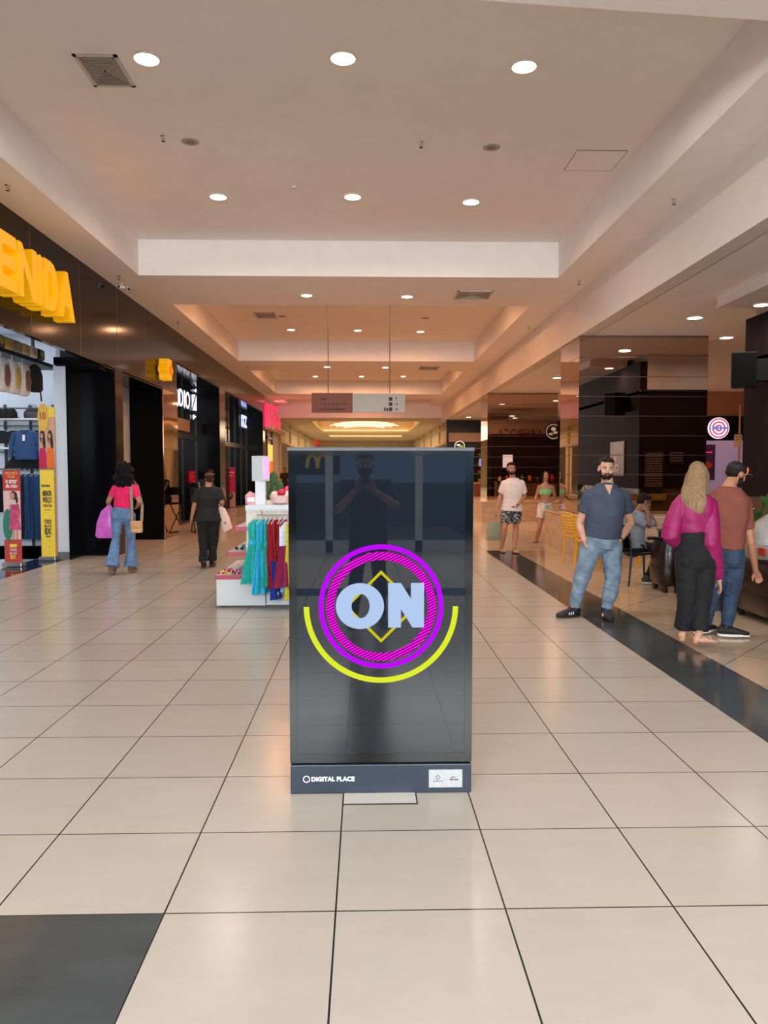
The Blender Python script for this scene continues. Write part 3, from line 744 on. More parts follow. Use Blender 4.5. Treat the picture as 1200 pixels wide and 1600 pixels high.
plinth(3.74, 6.75, 13.45, 15.85, .735, 'beige stone plinth under the near mirrored pillar')
plinth(3.50, 6.75, 22.95, 26.8, .615, 'beige stone plinth under the far mirrored pillar')
pillar(14.3, 15.65, XR1, 6.40, .74, 'near square pillar clad in bronze mirror, behind the seated man')
pillar(25.0, 26.4, XR1, 6.28, .62, 'far square pillar clad in bronze mirror, behind the walking couple')

# ------------------------------------------------------------------ right hand stall (its dark side wall, canopy and back)
M_OLIVE = mat('olive_gold_panel', (88, 66, 34), 0.5, scale=3, var=.12)
SX = 5.95
struct('wall_right', MB().box(SX, 10, 1, 12.0, 1.15, 3.27).box(SX, SX+.15, 1, 12.0, 3.2, 3.9), M_DARKW)
struct('wall_right', MB().box(SX+.02, 10, 1, 11.98, .0, 1.15), M_OLIVE)
struct('wall_right', MB().box(SX+.16, 10, 1, 11.99, 3.27, ZF), mat('stall_white', (214, 214, 210), .6))
struct('trim_3', MB().box(SX+.0, 10, 12.0, 12.03, 3.25, 3.29), M_BLACK)
struct('ceiling', MB().box(5.1, SX, 1, 11.16, 3.9, ZF-.001), mat('canopy_white', (222, 210, 202), .8))
downlight(None, V((5.62, 10.9, 3.9)), 3.9, 'oval lit lamp under the canopy above the black wall speaker', LN[4], 10, (1, .9, .8), r=.1)
downlight(None, V((7.2, 13.1, ZF)), ZF, 'food court ceiling light mirrored in the near pillar', LN[4], 6, (1, .95, .9), r=.12)
# posters and menus on the stall front (they show in the pillar's mirror)
def board(name, label, cat, x0, x1, z0, z1, y, m, rz, draw=None, frame=None):
    t = thing(name, label, cat, ((x0+x1)/2, y, (z0+z1)/2), rz); hx, hz = (x1-x0)/2, (z1-z0)/2
    MB().box(-hx, hx, 0, .02, -hz, hz).obj('board', m, t)
    if frame: MB().box(-hx-.02, hx+.02, .005, .025, -hz-.02, hz+.02).obj('frame', frame, t)
    if draw: draw(t, hx, hz)
    return t
D1 = 28.6-12.05
def rx(px): return (px-570.5)/1200*D1
def rz_(py): return EYE+(734-py)/1200*D1
M_PAPER = mat('menu_print', (170, 150, 130), .6)
def coffee(t, hx, hz):
    MB().box(-hx*.9, hx*.4, -.004, 0, hz*.3, hz*.9).obj('print_block', mat('poster_tan', (150, 130, 110), .6), t)
    MB().lathe([(.07, -.08), (.13, .04), (.11, .045)], n=20).xf(Matrix.Translation((.08, -.002, .02)) @ Matrix.Scale(.03, 4, (0, 1, 0))).obj('printed_cup', mat('cup_print', (214, 200, 180), .6), t)
    MB().ell((-.02, -.004, -hz*.55), (.17, .003, .1)).obj('printed_saucer', mat('cup_print', (214, 200, 180), .6), t)
    MB().ell((-.02, -.007, -hz*.52), (.07, .003, .045)).obj('printed_coffee', mat('coffee_print', (90, 44, 20), .6), t)
board('coffee_poster', 'pale poster of coffee cups on the dark stall front', 'poster', 0, 1.0, 1.42, 2.22, 12.06, mat('poster_base', (128, 112, 98), .6), PI, coffee)
cpo = [o for o in C.objects if o.name.startswith('coffee_poster')][0]; cpo.location = (SX-.021, 10.6, 1.82); cpo.rotation_euler.z = -PI/2
def menu(rows, size=.03):
    def f(t, hx, hz):
        m = MB(); random.seed(rows)
        for i in range(rows):
            z = hz*.85-i*(1.7*hz/rows); x = -hx*.8
            while x < hx*.75:
                w_ = random.uniform(.02, .07); m.box(x, min(x+w_, hx*.8), -.003, 0, z-.008, z+.008); x += w_+.015
        m.obj('printed_lines', M_PAPER, t)
    return f
board('menu_board', 'tall black menu board with many lines on the dark stall front', 'menu board', rx(1008), rx(1041), rz_(768), rz_(704), 12.06, M_BLACK, PI, menu(14))
board('menu_board', 'small black menu board with white lines on the dark stall front', 'menu board', rx(1048), rx(1072), rz_(725), rz_(706), 12.06, M_BLACK, PI, menu(4))
board('menu_sign', 'small yellow menu strip on the dark stall front', 'sign', rx(975), rx(1045), rz_(782), rz_(772), 12.06, mat('menu_yellow', (150, 120, 20), .6), PI, menu(2))
# wall speaker
a = atY(1135, 552, 11.3); b2 = atY(1153, 604, 11.3)
sp = thing('wall_speaker', 'black box loudspeaker mounted high on the dark wall at right', 'loudspeaker', (5.62, 11.35, (a.z+b2.z)/2), math.radians(-28))
MB().rbox(-.17, .17, -.16, .16, -.25, .25, .01).obj('cabinet', mat('speaker_black', (7, 7, 8), .6, spec=.2), sp)
MB().rbox(-.155, .155, -.175, -.16, -.235, .235, .006).obj('grille', mat('speaker_grille', (14, 13, 14), .8, spec=.1, scale=300, bump=.3), sp)
MB().box(.14, .36, -.02, .16, -.16, .16).obj('bracket', mat('speaker_black', (7, 7, 8), .6, spec=.2), sp)

# ------------------------------------------------------------------ stall hidden behind the near pillar, facing the far one (reads mirrored)
st = MB().box(5.1, 7.9, 17.8, 19, 0, 3.0); struct('wall_right', st, M_DARKW)
struct('wall_right', MB().box(5.1, 7.9, 17.81, 18.98, 3.0, 3.55), mat('stall_band', (150, 132, 118), .6))
sg = thing('shop_sign', 'hand-lettered KREPIOCA sign mirrored in the far pillar', 'sign', (6.25, 19.02, 3.04), PI)
text('KREPIOCA', (0, -.02, 0), mat('krep_red', (96, 30, 22), .5), sg, w=1.75, h=.32, depth=.02, italic=.2, bold=-.005)
rg = thing('shop_sign', 'round white-lined leaf logo beside the mirrored KREPIOCA sign', 'sign', (7.6, 19.03, 3.1), PI)
MB().cyl((0, 0, 0), (0, -.03, 0), .33, n=32).obj('disc', M_BLACK, rg)
mm = MB().ring((0, 0, 0), .27, .3, -.035, -.03, n=40).ell((0, -.032, .1), (.1, .006, .08)).ell((-.08, -.032, -.04), (.09, .006, .05)).ell((.1, -.032, -.1), (.09, .006, .04)); mm.obj('mark', mat('logo_pale', (225, 225, 215), .5, emit=.5), rg)
M_RED = mat('red_plastic', (170, 22, 24), .35)
ct = thing('display_counter', 'stall counter with lit display, mirrored in the far pillar', 'counter', (6.6, 19.5, 0))
MB().box(-1.4, 1.4, -.3, .3, 0, 1.05).obj('base', M_OLIVE, ct)
MB().box(-1.42, 1.42, -.32, .32, 1.05, 1.1).obj('counter_top', M_BLACK, ct)
pcs = [('white', (222, 222, 216)), ('red', (190, 30, 26)), ('yellow', (230, 180, 40)), ('green', (80, 120, 50)), ('orange', (220, 110, 30)), ('brown', (100, 60, 40))]
random.seed(3)
for i in range(9):
    nm, rgb = pcs[i % 6]; x = 5.35+i*.3
    t = thing('jar', '%s jar %s on the mirrored stall counter' % (nm, ['at its left end', 'second from its left end', 'third from its left end', 'left of its middle', 'at its middle', 'right of its middle', 'third from its right end', 'second from its right end', 'at its right end'][i]), 'jar', (x, 19.55, 1.1), group='jars on the stall counter')
    h = random.uniform(.16, .3)
    MB().lathe([(.05, 0), (.065, .02), (.065, h*.7), (.04, h*.85), (.04, h)], n=14).obj('body', mat('jar_'+nm, rgb, .3), t, smooth=True)
    MB().lathe([(.045, h), (.045, h+.03)], n=14).obj('lid', M_BLACK, t)
mb_ = thing('light_box', 'bright menu light box over the mirrored stall counter', 'light box', (5.75, 19.03, 1.9), PI)
MB().box(-.24, .24, -.06, 0, -.3, .3).obj('case', M_BLACK, mb_)
MB().box(-.2, .2, -.065, -.06, -.26, .26).obj('screen', mat('menu_glow', (210, 215, 225), .5, emit=.9), mb_)

# ------------------------------------------------------------------ shop with the round target logo, beyond the gap
GY = 24.4
gx0, gx1 = 6.7, 14
struct('wall_right', MB().box(8.6, gx1, GY, GY+.3, 3.1, ZF), mat('orange_wall', (196, 140, 104), .7))
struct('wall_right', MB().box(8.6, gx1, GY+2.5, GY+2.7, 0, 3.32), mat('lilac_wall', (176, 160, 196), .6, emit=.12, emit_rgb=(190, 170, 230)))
a = atY(1105, 650, GY-.1); b2 = atY(1163, 688, GY-.1)
sg = thing('shop_sign', 'black fascia with round pink and white target logo reading Chiquinho', 'sign', ((a.x+b2.x)/2, GY-.1, (a.z+b2.z)/2))
hx, hz = (b2.x-a.x)/2+.1, (a.z-b2.z)/2
MB().box(-hx, hx, 0, .35, -hz, hz).obj('fascia', mat('fascia_black', (12, 10, 20), .3), sg)
c_ = atY(1122.5, 669, GY-.12); lx, lz = c_.x-(a.x+b2.x)/2, c_.z-(a.z+b2.z)/2
R_ = .335
M_LW = mat('logo_white_glow', (245, 240, 245), .5, emit=1.0); M_LP = mat('logo_pink_glow', (205, 40, 100), .5, emit=.8)
MB().cyl((lx, 0, lz), (lx, -.05, lz), R_, n=40).obj('logo_disc', M_LW, sg)
m = MB()
for r0, r1 in ((.27, .315), (.165, .215), (.06, .11)): m.ring((lx, 0, lz), r0, r1, -.056, -.05, n=40)
m.obj('logo_rings', M_LP, sg)
text('Chiquinho', (lx, -.065, lz), mat('logo_blue', (60, 120, 190), .5, emit=.6), sg, w=.62, h=.15, depth=.02, bold=.03)
a = atY(1101, 695, GY-.2)
board('promo_poster', 'dark purple dessert poster under the round target logo', 'poster', 11.75, 12.35, 1.2, 2.45, GY+2.47, mat('poster_purple', (62, 30, 76), .5, emit=.1), 0,
      lambda t, hx, hz: (MB().ell((0, -.004, -.1), (.2, .004, .13)).obj('printed_bowl', mat('bowl_print', (190, 70, 60), .5), t), MB().box(-.2, .2, -.004, 0, .33, .37).obj('printed_line', M_LP, t)))
a = atY(1150, 612, 16.4)
pn = thing('notice_post', 'thin upright post with a small cream notice beside the dark wall', 'notice', (a.x+.1, 16.4, 0))
MB().cyl((0, 0, 0), (0, 0, 2.95), .02).obj('post', mat('post_tan', (190, 140, 96), .5), pn)
MB().lathe([(.16, 0), (.16, .012), (.03, .03)], n=20).obj('base', M_BLACK, pn)
pb = MB().box(-.12, .04, -.03, -.01, 2.05, 2.32).obj('notice', mat('notice_cream', (216, 176, 140), .6), pn)
MB().box(-.1, .02, -.033, -.03, 2.31, 2.325).box(-.1, .02, -.033, -.03, 2.26, 2.275).box(-.1, .0, -.033, -.03, 2.2, 2.215).obj('printed_lines', mat('ink_brown', (120, 70, 50), .6), pb)

# ------------------------------------------------------------------ far dark shop with shelves at the end of the food court
FY = 38.5
struct('wall_end', MB().box(XR1+.1, 17, FY, FY+.3, 0, ZF), mat('far_shop_dark', (26, 22, 24), .5))
struct('wall_end', MB().box(XR1+.2, 5.9, FY-.1, FY, 2.95, 3.4), mat('far_band', (168, 140, 116), .6))
struct('wall_right', MB().box(14, 14.3, 12, 40, 0, ZF), mat('far_right_wall', (120, 84, 64), .6))
struct('wall_right', MB().box(10, 14.2, 12.2, 12.4, 0, ZF), M_DARKW)
rg = thing('shop_sign', 'round green and white leaf logo sign above the totem right corner', 'sign', (atY(718, 697, FY-.2).x, FY-.2, atY(718, 697, FY-.2).z))
MB().cyl((0, 0, 0), (0, -.05, 0), .27, n=32).obj('disc', M_BLACK, rg)
MB().ring((0, 0, 0), .22, .26, -.06, -.05, n=40).ell((-.06, -.055, .05), (.1, .008, .05)).obj('mark', mat('logo_pale', (225, 225, 215), .5, emit=.5), rg)
MB().ell((.08, -.055, -.02), (.1, .008, .06)).obj('leaf', mat('logo_green', (130, 170, 60), .5, emit=.5), rg)
sh = thing('display_shelves', 'tall dark shelves of small goods at the far end of the food court', 'shelf', (5.9, FY-.35, 0))
m = MB()
for i in range(6): m.box(-1.5, 1.5, -.2, .2, .5+i*.42, .53+i*.42)
for x in (-1.5, -.75, 0, .75, 1.47): m.box(x, x+.03, -.2, .2, 0, 2.65)
m.obj('rack', mat('shelf_brass', (120, 92, 66), .4), sh)
random.seed(11)
cols = ['tan', 'red', 'cream', 'green']
crgb = [(150, 110, 70), (120, 30, 24), (190, 170, 140), (60, 80, 40)]
kk = 0
rown = ['lowest', 'second', 'third', 'fourth', 'fifth']
for r in range(5):
    for c in range(7):
        x = 4.5+c*.4; t = MB().rbox(-.09, .09, -.08, .08, 0, .16+.06*((c*r) % 3), .02)
        i = (c+r) % 4
        o = t.obj('gift_box', mat('goods_'+cols[i], crgb[i], .5), None, loc=(x, FY-.38, .53+r*.42))
        tag(o, '%s box on the %s far dark shelf, column %s from the left' % (cols[i], rown[r], ['one', 'two', 'three', 'four', 'five', 'six', 'seven'][c]), 'box', 'goods on the far shelves')
cn = thing('shop_counter', 'reddish wooden counter before the far dark shelves', 'counter', (atY(742, 800, 33).x+.3, 33, 0))
MB().box(-.35, 1.6, 0, .6, 0, .95).obj('base', mat('counter_red_wood', (120, 58, 36), .4, scale=3, var=.2, stretch=(1, 1, 6)), cn)
MB().box(-.38, 1.63, -.03, .63, .95, 1.0).obj('counter_top', mat('counter_tan', (180, 140, 100), .3), cn)
sc = thing('screen', 'small violet lit screen in the far dark shop', 'screen', (atY(757, 722, 36).x, 36, 1.9))
MB().box(-.28, .28, 0, .05, -.2, .2).obj('case', M_BLACK, sc); MB().box(-.25, .25, -.005, 0, -.17, .17).obj('display', mat('violet_glow', (140, 130, 220), .5, emit=.8), sc)
MB().cyl((0, .03, -1.9), (0, .03, -.2), .02).obj('stand', M_BLACK, sc)
# ------------------------------------------------------------------ clothes store on the left
iw = MB()
iw.box(-14, -5.35, 15.9, 16.1, 0, 4.3); iw.box(-14.1, -14, -2, 16, 0, 4.3)
iw.box(-5.37, -5.12, 13.48, 13.62, 0, 3.36)
iw.box(-5.37, -5.3, 13.62, 16, 0, 4.3)
iw.box(-14, -5.3, -2, 16, 4.3, 4.4); iw.box(-14, -5.3, -2.1, -2, 0, 4.4)
struct('wall_left', iw, M_INTW)
struct('baseboard_left', MB().box(-5.38, -5.11, 13.46, 13.48, 0, .13), mat('skirting_grey', (110, 110, 112), .4))
struct('wall_left', MB().box(-5.37, -4.58, 13.5, 14.04, 3.30, 3.5), M_BLACKG)
struct('trim_4', MB().box(-5.13, -5.1, 13.4, 14.04, 0, 3.36), M_BLACKG)
area_light('store_light', (-8.6, 12.5, 4.25), 5, 120, (.88, .94, 1), size_y=6)

# the high black rail shelf with packed goods on it and hanging under it
a = atX(0, 540, -5.45); b2 = atX(125, 590, -5.45)
zs = (a.z+b2.z)/2
rs = thing('high_rail_shelf', 'long black shelf rail crossing high over the clothes store entrance', 'shelf', (-5.6, 11.5, zs))
MB().box(-.28, .14, -2.6, 2.5, -.03, .03).obj('board', M_BLACK, rs)
for y in (-2.4, -.8, .8, 2.3): MB().box(-.27, -.22, y, y+.03, .03, 4.3-zs).obj('hanger_rod', M_BLACK, rs)
random.seed(5)
pk = [('white', (214, 214, 214)), ('navy blue', (30, 44, 84)), ('yellow labelled', (196, 176, 90)), ('grey', (130, 134, 140)), ('white and brown', (196, 180, 166))]
for i in range(7):
    nm, rgb = pk[i % 5]; y = 11.45+i*.29
    t = thing('packed_blanket', '%s packed blanket %s on the high black shelf rail' % (nm, ['nearest the frame edge', 'second from the frame edge', 'third from the frame edge', 'in the middle', 'third from the far end', 'second from the far end', 'at the far end'][i]), 'packed blanket', (-5.56, y, zs+.03), group='packed blankets on the high shelf')
    MB().rbox(-.16, .13, -.135, .135, 0, .19, .04, 3).obj('pack', mat('pack_'+nm.replace(' ', '_'), rgb, .35, bump=.3, scale=12), t, smooth=True)
    MB().ell((.132, 0, .1), (.004, .08, .06)).obj('label', mat('pack_label', (186, 168, 96), .5), t)
for i in range(4):
    y = 11.5+i*.36
    t = thing('packed_pillow', 'white packed pillow with round label hanging %s under the high black rail' % ['nearest the frame edge', 'second from the edge', 'second from the right', 'rightmost'][i], 'packed pillow', (-5.5, y, zs-.1), group='packed pillows under the high shelf')
    MB().loft([(0, 0, -.52), (0, 0, -.48), (0, 0, -.28), (0, 0, -.06), (0, 0, 0)], [(.03, .13), (.07, .165), (.10, .17), (.07, .165), (.02, .13)], n=20, power=.6).obj('pillow', mat('pillow_white', (222, 218, 216), .4, bump=.4, scale=8), t, smooth=True)
    MB().ell((.09, 0, -.28), (.02, .10, .17)).obj('label', mat('pillow_label_'+'ab'[i % 2], ((180, 160, 80), (120, 80, 70))[i % 2], .5), t)
    MB().tube([(0, 0, -.02), (0, 0, .08)], .006).obj('hook', M_STEEL, t)
def hanging(name, label, cat, x, y, z, mfab, w_, h_, kind, rot=0.0, group=None, seed=0, hem=1.25):
    """garment on a hanger: hook at z, body below"""
    t = thing(name, label, cat, (x, y, z), rot, group)
    hg = MB().tube([(0, 0, 0), (.015, 0, .03), (0, 0, .05), (-.015, 0, .03)], .0035, 6).tube([(-w_*.42, 0, -.09), (0, 0, -.02), (0, 0, 0)], .006, 6).tube([(w_*.42, 0, -.09), (0, 0, -.02)], .006, 6)
    hg.obj('hanger', mat('hanger_grey', (190, 190, 190), .4), t)
    fold = lambda q, th: (.05+.22*q)*math.sin(th*7+seed)*(1 if kind == 'dress' else .35)+(.03)*math.sin(th*13+seed*2+q*5)
    if kind == 'dress':
        P = [(0, 0, -.05), (0, 0, -.10), (0, 0, -h_*.38), (0, 0, -h_*.5), (0, 0, -h_*.8), (0, 0, -h_)]
        R_ = [(w_*.16, .012), (w_*.40, .022), (w_*.36, .024), (w_*.42, .03), (w_*.52*hem/1.25, .045), (w_*.6*hem/1.25, .052)]
    else:
        P = [(0, 0, -.04), (0, 0, -.09), (0, 0, -h_*.5), (0, 0, -h_*.93), (0, 0, -h_)]
        R_ = [(w_*.15, .03), (w_*.44, .05), (w_*.40, .07), (w_*.40, .07), (w_*.39, .06)]
    MB().loft(P, R_, n=56 if kind == 'dress' else 28, fold=fold).obj('body', mfab, t, smooth=True)
    if kind == 'jacket':
        for s in (-1, 1):
            MB().loft([(s*w_*.40, 0, -.10), (s*w_*.52, -.01, -h_*.5), (s*w_*.55, -.03, -h_*.95)], [.055, .05, .04], n=12).obj('sleeve', mfab, t, smooth=True)
        MB().loft([(-.07, -.05, -.05), (0, -.09, -.10), (.07, -.05, -.05)], [.014, .018, .014], n=8).obj('collar', mfab, t, smooth=True)
        MB().box(-.025, .025, -.09, -.085, -.26, -.14).obj('price_tag', mat('tag_white', (235, 235, 235), .5), t)
    return t
M_DEN = mat('denim_blue', (42, 74, 118), .8, scale=60, var=.25, bump=.3)
M_DEND = mat('denim_dark', (26, 36, 58), .8, scale=60, var=.25, bump=.3)
M_BLKC = mat('black_cloth', (14, 14, 17), .85, scale=40, var=.2, bump=.2)
bp = thing('backpack', 'black backpack hanging from the right end of the high black rail', 'bag', (-5.5, 13.05, zs-.05))
MB().loft([(0, 0, -.46), (0, 0, -.42), (0, 0, -.2), (0, 0, -.05), (0, 0, 0)], [(.07, .10), (.10, .15), (.10, .15), (.07, .11), (.02, .04)], n=20, power=.7).obj('pack', M_BLKC, bp, smooth=True)
MB().tube([(.09, -.08, -.4), (.13, -.1, -.5), (.12, -.06, -.62)], .012).obj('strap', M_BLKC, bp)
# display rack on the back wall
BY = 15.2
def bx_(px): return atY(px, 700, BY).x
def bz(py): return atY(40, py, BY).z
rk = thing('wall_rack', 'black and white display rack on the back wall of the clothes store', 'rack', (atY(30, 700, BY).x, BY, 0))
ox = rk.location.x
m = MB()
for px in (-14, 27, 64): x = bx_(px)-ox; m.box(x-.02, x+.02, .6, .66, 0, bz(628))
for py in (636, 664, 706, 733): m.box(bx_(-30)-ox, bx_(66)-ox, .3, .33, bz(py)-.012, bz(py)+.012)
m.obj('rail', mat('rack_steel', (90, 92, 96), .3, metal=.6), rk)
m = MB()
for py in (654, 700): m.box(bx_(-30)-ox, bx_(66)-ox, .1, .66, bz(py)-.015, bz(py)+.015)
m.obj('shelf', M_WHITE, rk)
MB().box(bx_(26)-ox, bx_(50)-ox, .6, .63, bz(653), bz(634)).obj('photo_panel', mat('photo_dark', (92, 84, 86), .5, scale=6, var=.4), rk)
MB().box(bx_(50)-ox, bx_(88)-ox, .6, .63, bz(653), bz(634)).obj('yellow_panel', mat('panel_yellow', (222, 190, 60), .5), rk)
hb = thing('handbag', 'taupe handbag standing on the white shelf at the back of the store', 'bag', (bx_(38), BY+.4, bz(653)))
MB().loft([(0, 0, 0), (0, 0, .12), (0, 0, .2)], [(.16, .06), (.17, .06), (.12, .03)], n=20, power=.7).obj('body', mat('taupe_leather', (60, 52, 52), .4), hb, smooth=True)
MB().tube([(-.1, 0, .16), (-.07, 0, .28), (.07, 0, .28), (.1, 0, .16)], .01).obj('handle', mat('taupe_strap', (170, 150, 130), .5), hb)
for i, px in enumerate((-8, 3, 13)):
    t = thing('hat', 'black hat %s on the rail at the back of the store' % ['at the frame edge', 'second from the frame edge', 'nearest the handbag'][i], 'hat', (bx_(px), BY+.2, bz(652)), group='black hats on the store shelf')
    MB().lathe([(.10, 0), (.095, .1), (.06, .17), (.01, .19)], n=16).obj('crown', M_BLKC, t, smooth=True); MB().lathe([(.14, 0), (.145, .008), (.09, .012)], n=18).obj('brim', M_BLKC, t)
hanging('denim_jacket', 'blue denim jacket with a white tag hanging in the clothes store', 'jacket', bx_(37), BY+.1, bz(668), M_DEN, .52, .62, 'jacket')
hanging('denim_jacket', 'dark jacket hanging just behind the blue denim jacket', 'jacket', bx_(53), BY+.28, bz(668), M_DEND, .5, .62, 'jacket')
hanging('jacket', 'black jacket hanging left of the blue denim jacket', 'jacket', bx_(14), BY+.22, bz(668), M_BLKC, .4, .25, 'dress')
hanging('jacket', 'black garment at the left frame edge of the store rail', 'jacket', bx_(-4), BY+.22, bz(668), M_BLKC, .4, .3, 'dress', seed=2)
for i in range(9):
    px = -6+i*8.5
    hanging('trousers' if i > 4 else 'garment', ['black top', 'charcoal top', 'dark navy top', 'black trousers', 'navy trousers'][i % 5]+' hanging on the lower store rail, place '+['one', 'two', 'three', 'four', 'five', 'six', 'seven', 'eight', 'nine'][i]+' from the frame edge', 'clothes', bx_(px), BY+.0+.03*(i % 2), bz(737), [M_BLKC, M_DEND, M_DEN][0 if i < 3 else (1 if i < 6 else 2)], .32, bz(737)-bz(842 if i > 2 else 800), 'dress', rot=1.1, group='dark clothes on the lower store rail', seed=i, hem=.8)
hanging('garment', 'row-end black top on the upper store rail by the poster', 'clothes', bx_(24), BY+.25, bz(706), M_BLKC, .5, .32, 'dress', seed=3)
hanging('garment', 'black top on the upper store rail under the denim jacket', 'clothes', bx_(48), BY+.25, bz(706), M_BLKC, .5, .30, 'dress', seed=4)

# banners and totem
M_BY = mat('banner_yellow', (238, 206, 62), .55); M_BR = mat('banner_red', (186, 62, 54), .55); M_INKN = mat('ink_navy', (36, 40, 62), .6)
M_ALU = mat('aluminium', (170, 172, 175), .3, metal=.8)
def banner(label, px0, px1, py0, py1, Y, m, cat='banner'):
    g = atZ((px0+px1)/2, py1, 0); Y = g.y
    a = atY(px0, py0, Y); b = atY(px1, py1, Y); hx = (b.x-a.x)/2; H = a.z
    t = thing('roll_up_banner', label, cat, ((a.x+b.x)/2, Y, 0))
    MB().rbox(-hx-.02, hx+.02, -.08, .1, 0, .07, .01).obj('base', M_ALU, t)
    sh_ = MB().box(-hx, hx, -.004, .004, .07, H).obj('print_sheet', m, t)
    MB().cyl((0, .03, .05), (0, .03, H-.01), .012).obj('pole', M_ALU, t)
    MB().box(-hx-.005, hx+.005, -.01, .01, H-.01, H+.015).obj('top_bar', M_ALU, t)
    return t, hx, H, Y, sh_
t, hx, H, Y, sh_ = banner('yellow roll-up banner reading MENOR PRECO beside the white store column', 62, 87.5, 733, 875.5, 13.3, M_BY)
def bz2(py): return atY(75, py, Y).z
for s, py, w_, h_ in (('AVENIDA', 759, .9, .035), ('MENOR', 771, 1.3, .10), ('PREÇO', 782, 1.3, .11), ('TODO DIA', 790, 1.3, .04), ('TUDO', 815, 1.05, .075), ('EM ATÉ', 821.5, 1.05, .045), ('8X', 830, 1.0, .12), ('FIXAS', 838, .6, .03)):
    text(s, (0, -.007, bz2(py)), M_INKN, sh_, w=w_*hx*.98, h=h_, depth=.004, bold=.03)
MB().ring((-hx*.62, 0, bz2(759)), .008, .022, -.008, -.005, n=20).box(-.05, .05, -.008, -.005, bz2(797), bz2(796.4)).obj('printed_mark', M_INKN, sh_)
t2, hx, H, Y, sh_ = banner('red roll-up banner with a woman in a printed dress, nearest the frame edge', 4, 35, 734, 885, 12.5, M_BR)
def bz3(py): return atY(20, py, Y).z
MB().box(-hx+.005, hx-.005, -.008, -.004, bz3(843), bz3(767)).obj('photo_print', mat('photo_pink', (222, 186, 180), .6), sh_)
MB().ell((-.07, -.012, bz3(820)), (.08, .003, .26)).obj('printed_green_shape', mat('print_green', (40, 120, 96), .6), sh_)
M_SKP = mat('print_skin', (196, 140, 118), .6); M_HRP = mat('print_hair', (40, 24, 22), .6)
MB().loft([(.04, -.014, bz3(788)), (.05, -.014, bz3(800)), (.04, -.014, bz3(812)), (.04, -.014, bz3(828))], [(.07, .003), (.08, .003), (.075, .003), (.1, .003)], n=14).obj('printed_dress', mat('print_dress', (186, 70, 110), .6, scale=28, var=.6), sh_)
MB().ell((.01, -.014, bz3(775)), (.04, .003, .055)).box(-.0, .03, -.016, -.012, bz3(843), bz3(827)).box(.06, .09, -.016, -.012, bz3(843), bz3(827)).obj('printed_figure', M_SKP, sh_)
MB().ell((.03, -.012, bz3(774)), (.06, .003, .07)).ell((.08, -.012, bz3(781)), (.02, .003, .06)).obj('printed_hair', M_HRP, sh_)
M_OR = mat('ink_orange', (236, 160, 90), .6); M_WI = mat('ink_white', (235, 225, 220), .6); M_YI = mat('ink_yellow', (235, 205, 80), .6)
for s, py, w_, h_, mm_ in (('APROVEITE', 739.5, 1.5, .045, M_OR), ('MAIS', 745, .8, .045, M_OR), ('o amor', 752.5, 1.3, .06, M_WI), ('de mãe', 759, 1.3, .065, M_WI), ('TUDO', 859, .8, .045, M_WI), ('EM ATÉ', 864, .8, .03, M_WI), ('8X', 870, .7, .075, M_YI)):
    text(s, (0, -.008, bz3(py)), mm_, sh_, w=w_*hx, h=h_, depth=.004, bold=.02)
MB().box(-.05, .06, -.008, -.004, bz3(855), bz3(850)).obj('printed_tag', M_YI, sh_)
Yp = 13.42
pt = thing('poster_stand', 'tall poster of two women in pink and orange with round 10 tag on top', 'poster', (atY(74, 700, Yp).x, Yp, 0))
a = atY(60, 630, Yp); b2 = atY(87.5, 733, Yp); hx = (b2.x-a.x)/2
pz = lambda py: atY(74, py, Yp).z
MB().box(-hx, hx, -.01, .01, 0.02, pz(652)).obj('panel', mat('poster_peach', (206, 160, 130), .6), pt)
MB().box(-.15, .15, -.1, .12, 0, .02).obj('foot', M_ALU, pt)
q = pz(652)
MB().box(-hx+.002, hx-.002, -.014, -.009, pz(652), pz(636)).obj('header_print', M_BY, pt)
xo = atY(67.5, 640, Yp).x-pt.location.x
MB().prism([(xo+.09*math.cos(2*PI*i/32), pz(652)+.235*math.sin(2*PI*i/32)) for i in range(32)], 'y', -.025, -.012).obj('round_tag', mat('tag_gold', (226, 176, 70), .5), pt)
text('10', (xo, -.028, pz(650)), mat('ink_brown2', (110, 60, 40), .6), pt, w=.09, h=.12, depth=.004, bold=.01)
for dx, rgb, nm in ((-.075, (190, 24, 80), 'pink'), (.055, (226, 110, 30), 'orange')):
    MB().loft([(dx, -.014, pz(700)), (dx, -.014, pz(712)), (dx, -.014, pz(733))], [(.045, .003), (.065, .003), (.07, .003)], n=12).obj('printed_dress', mat('print_'+nm, rgb, .6), pt)
    MB().ell((dx, -.013, pz(683)), (.046, .003, .12)).ell((dx+.03, -.013, pz(694)), (.022, .003, .14)).obj('printed_hair', M_HRP, pt)
    MB().ell((dx-.010, -.016, pz(681)), (.026, .003, .045)).box(dx-.02, dx, -.016, -.014, pz(697), pz(686)).obj('printed_face', M_SKP, pt)

# roll-up banner and lit box by the second dark shop
t3, hx, H, Y, sh_ = banner('pink roll-up banner with a smiling woman beside the dark shop door', 351, 368, 731, 797, 30, mat('banner_pink', (214, 30, 88), .55))
MB().box(-hx+.003, hx-.003, -.008, -.004, .12, H*.42).ell((0, -.012, H*.32), (.14, .004, .2)).obj('photo_print', mat('photo_rose', (190, 150, 146), .6), sh_)
MB().ell((0, -.016, H*.34), (.11, .004, .15)).obj('printed_hair', M_HRP, sh_); MB().ell((0, -.02, H*.36), (.05, .004, .08)).obj('printed_face', M_SKP, sh_)
MB().box(-hx*.8, hx*.8, -.008, -.004, H*.88, H*.9).box(-hx*.8, hx*.5, -.008, -.004, H*.81, H*.825).box(-hx*.8, -hx*.1, -.008, -.004, H*.5, H*.52).obj('printed_lines', M_WI, sh_)
pz_ = atX(303, 745, XREC+.1)
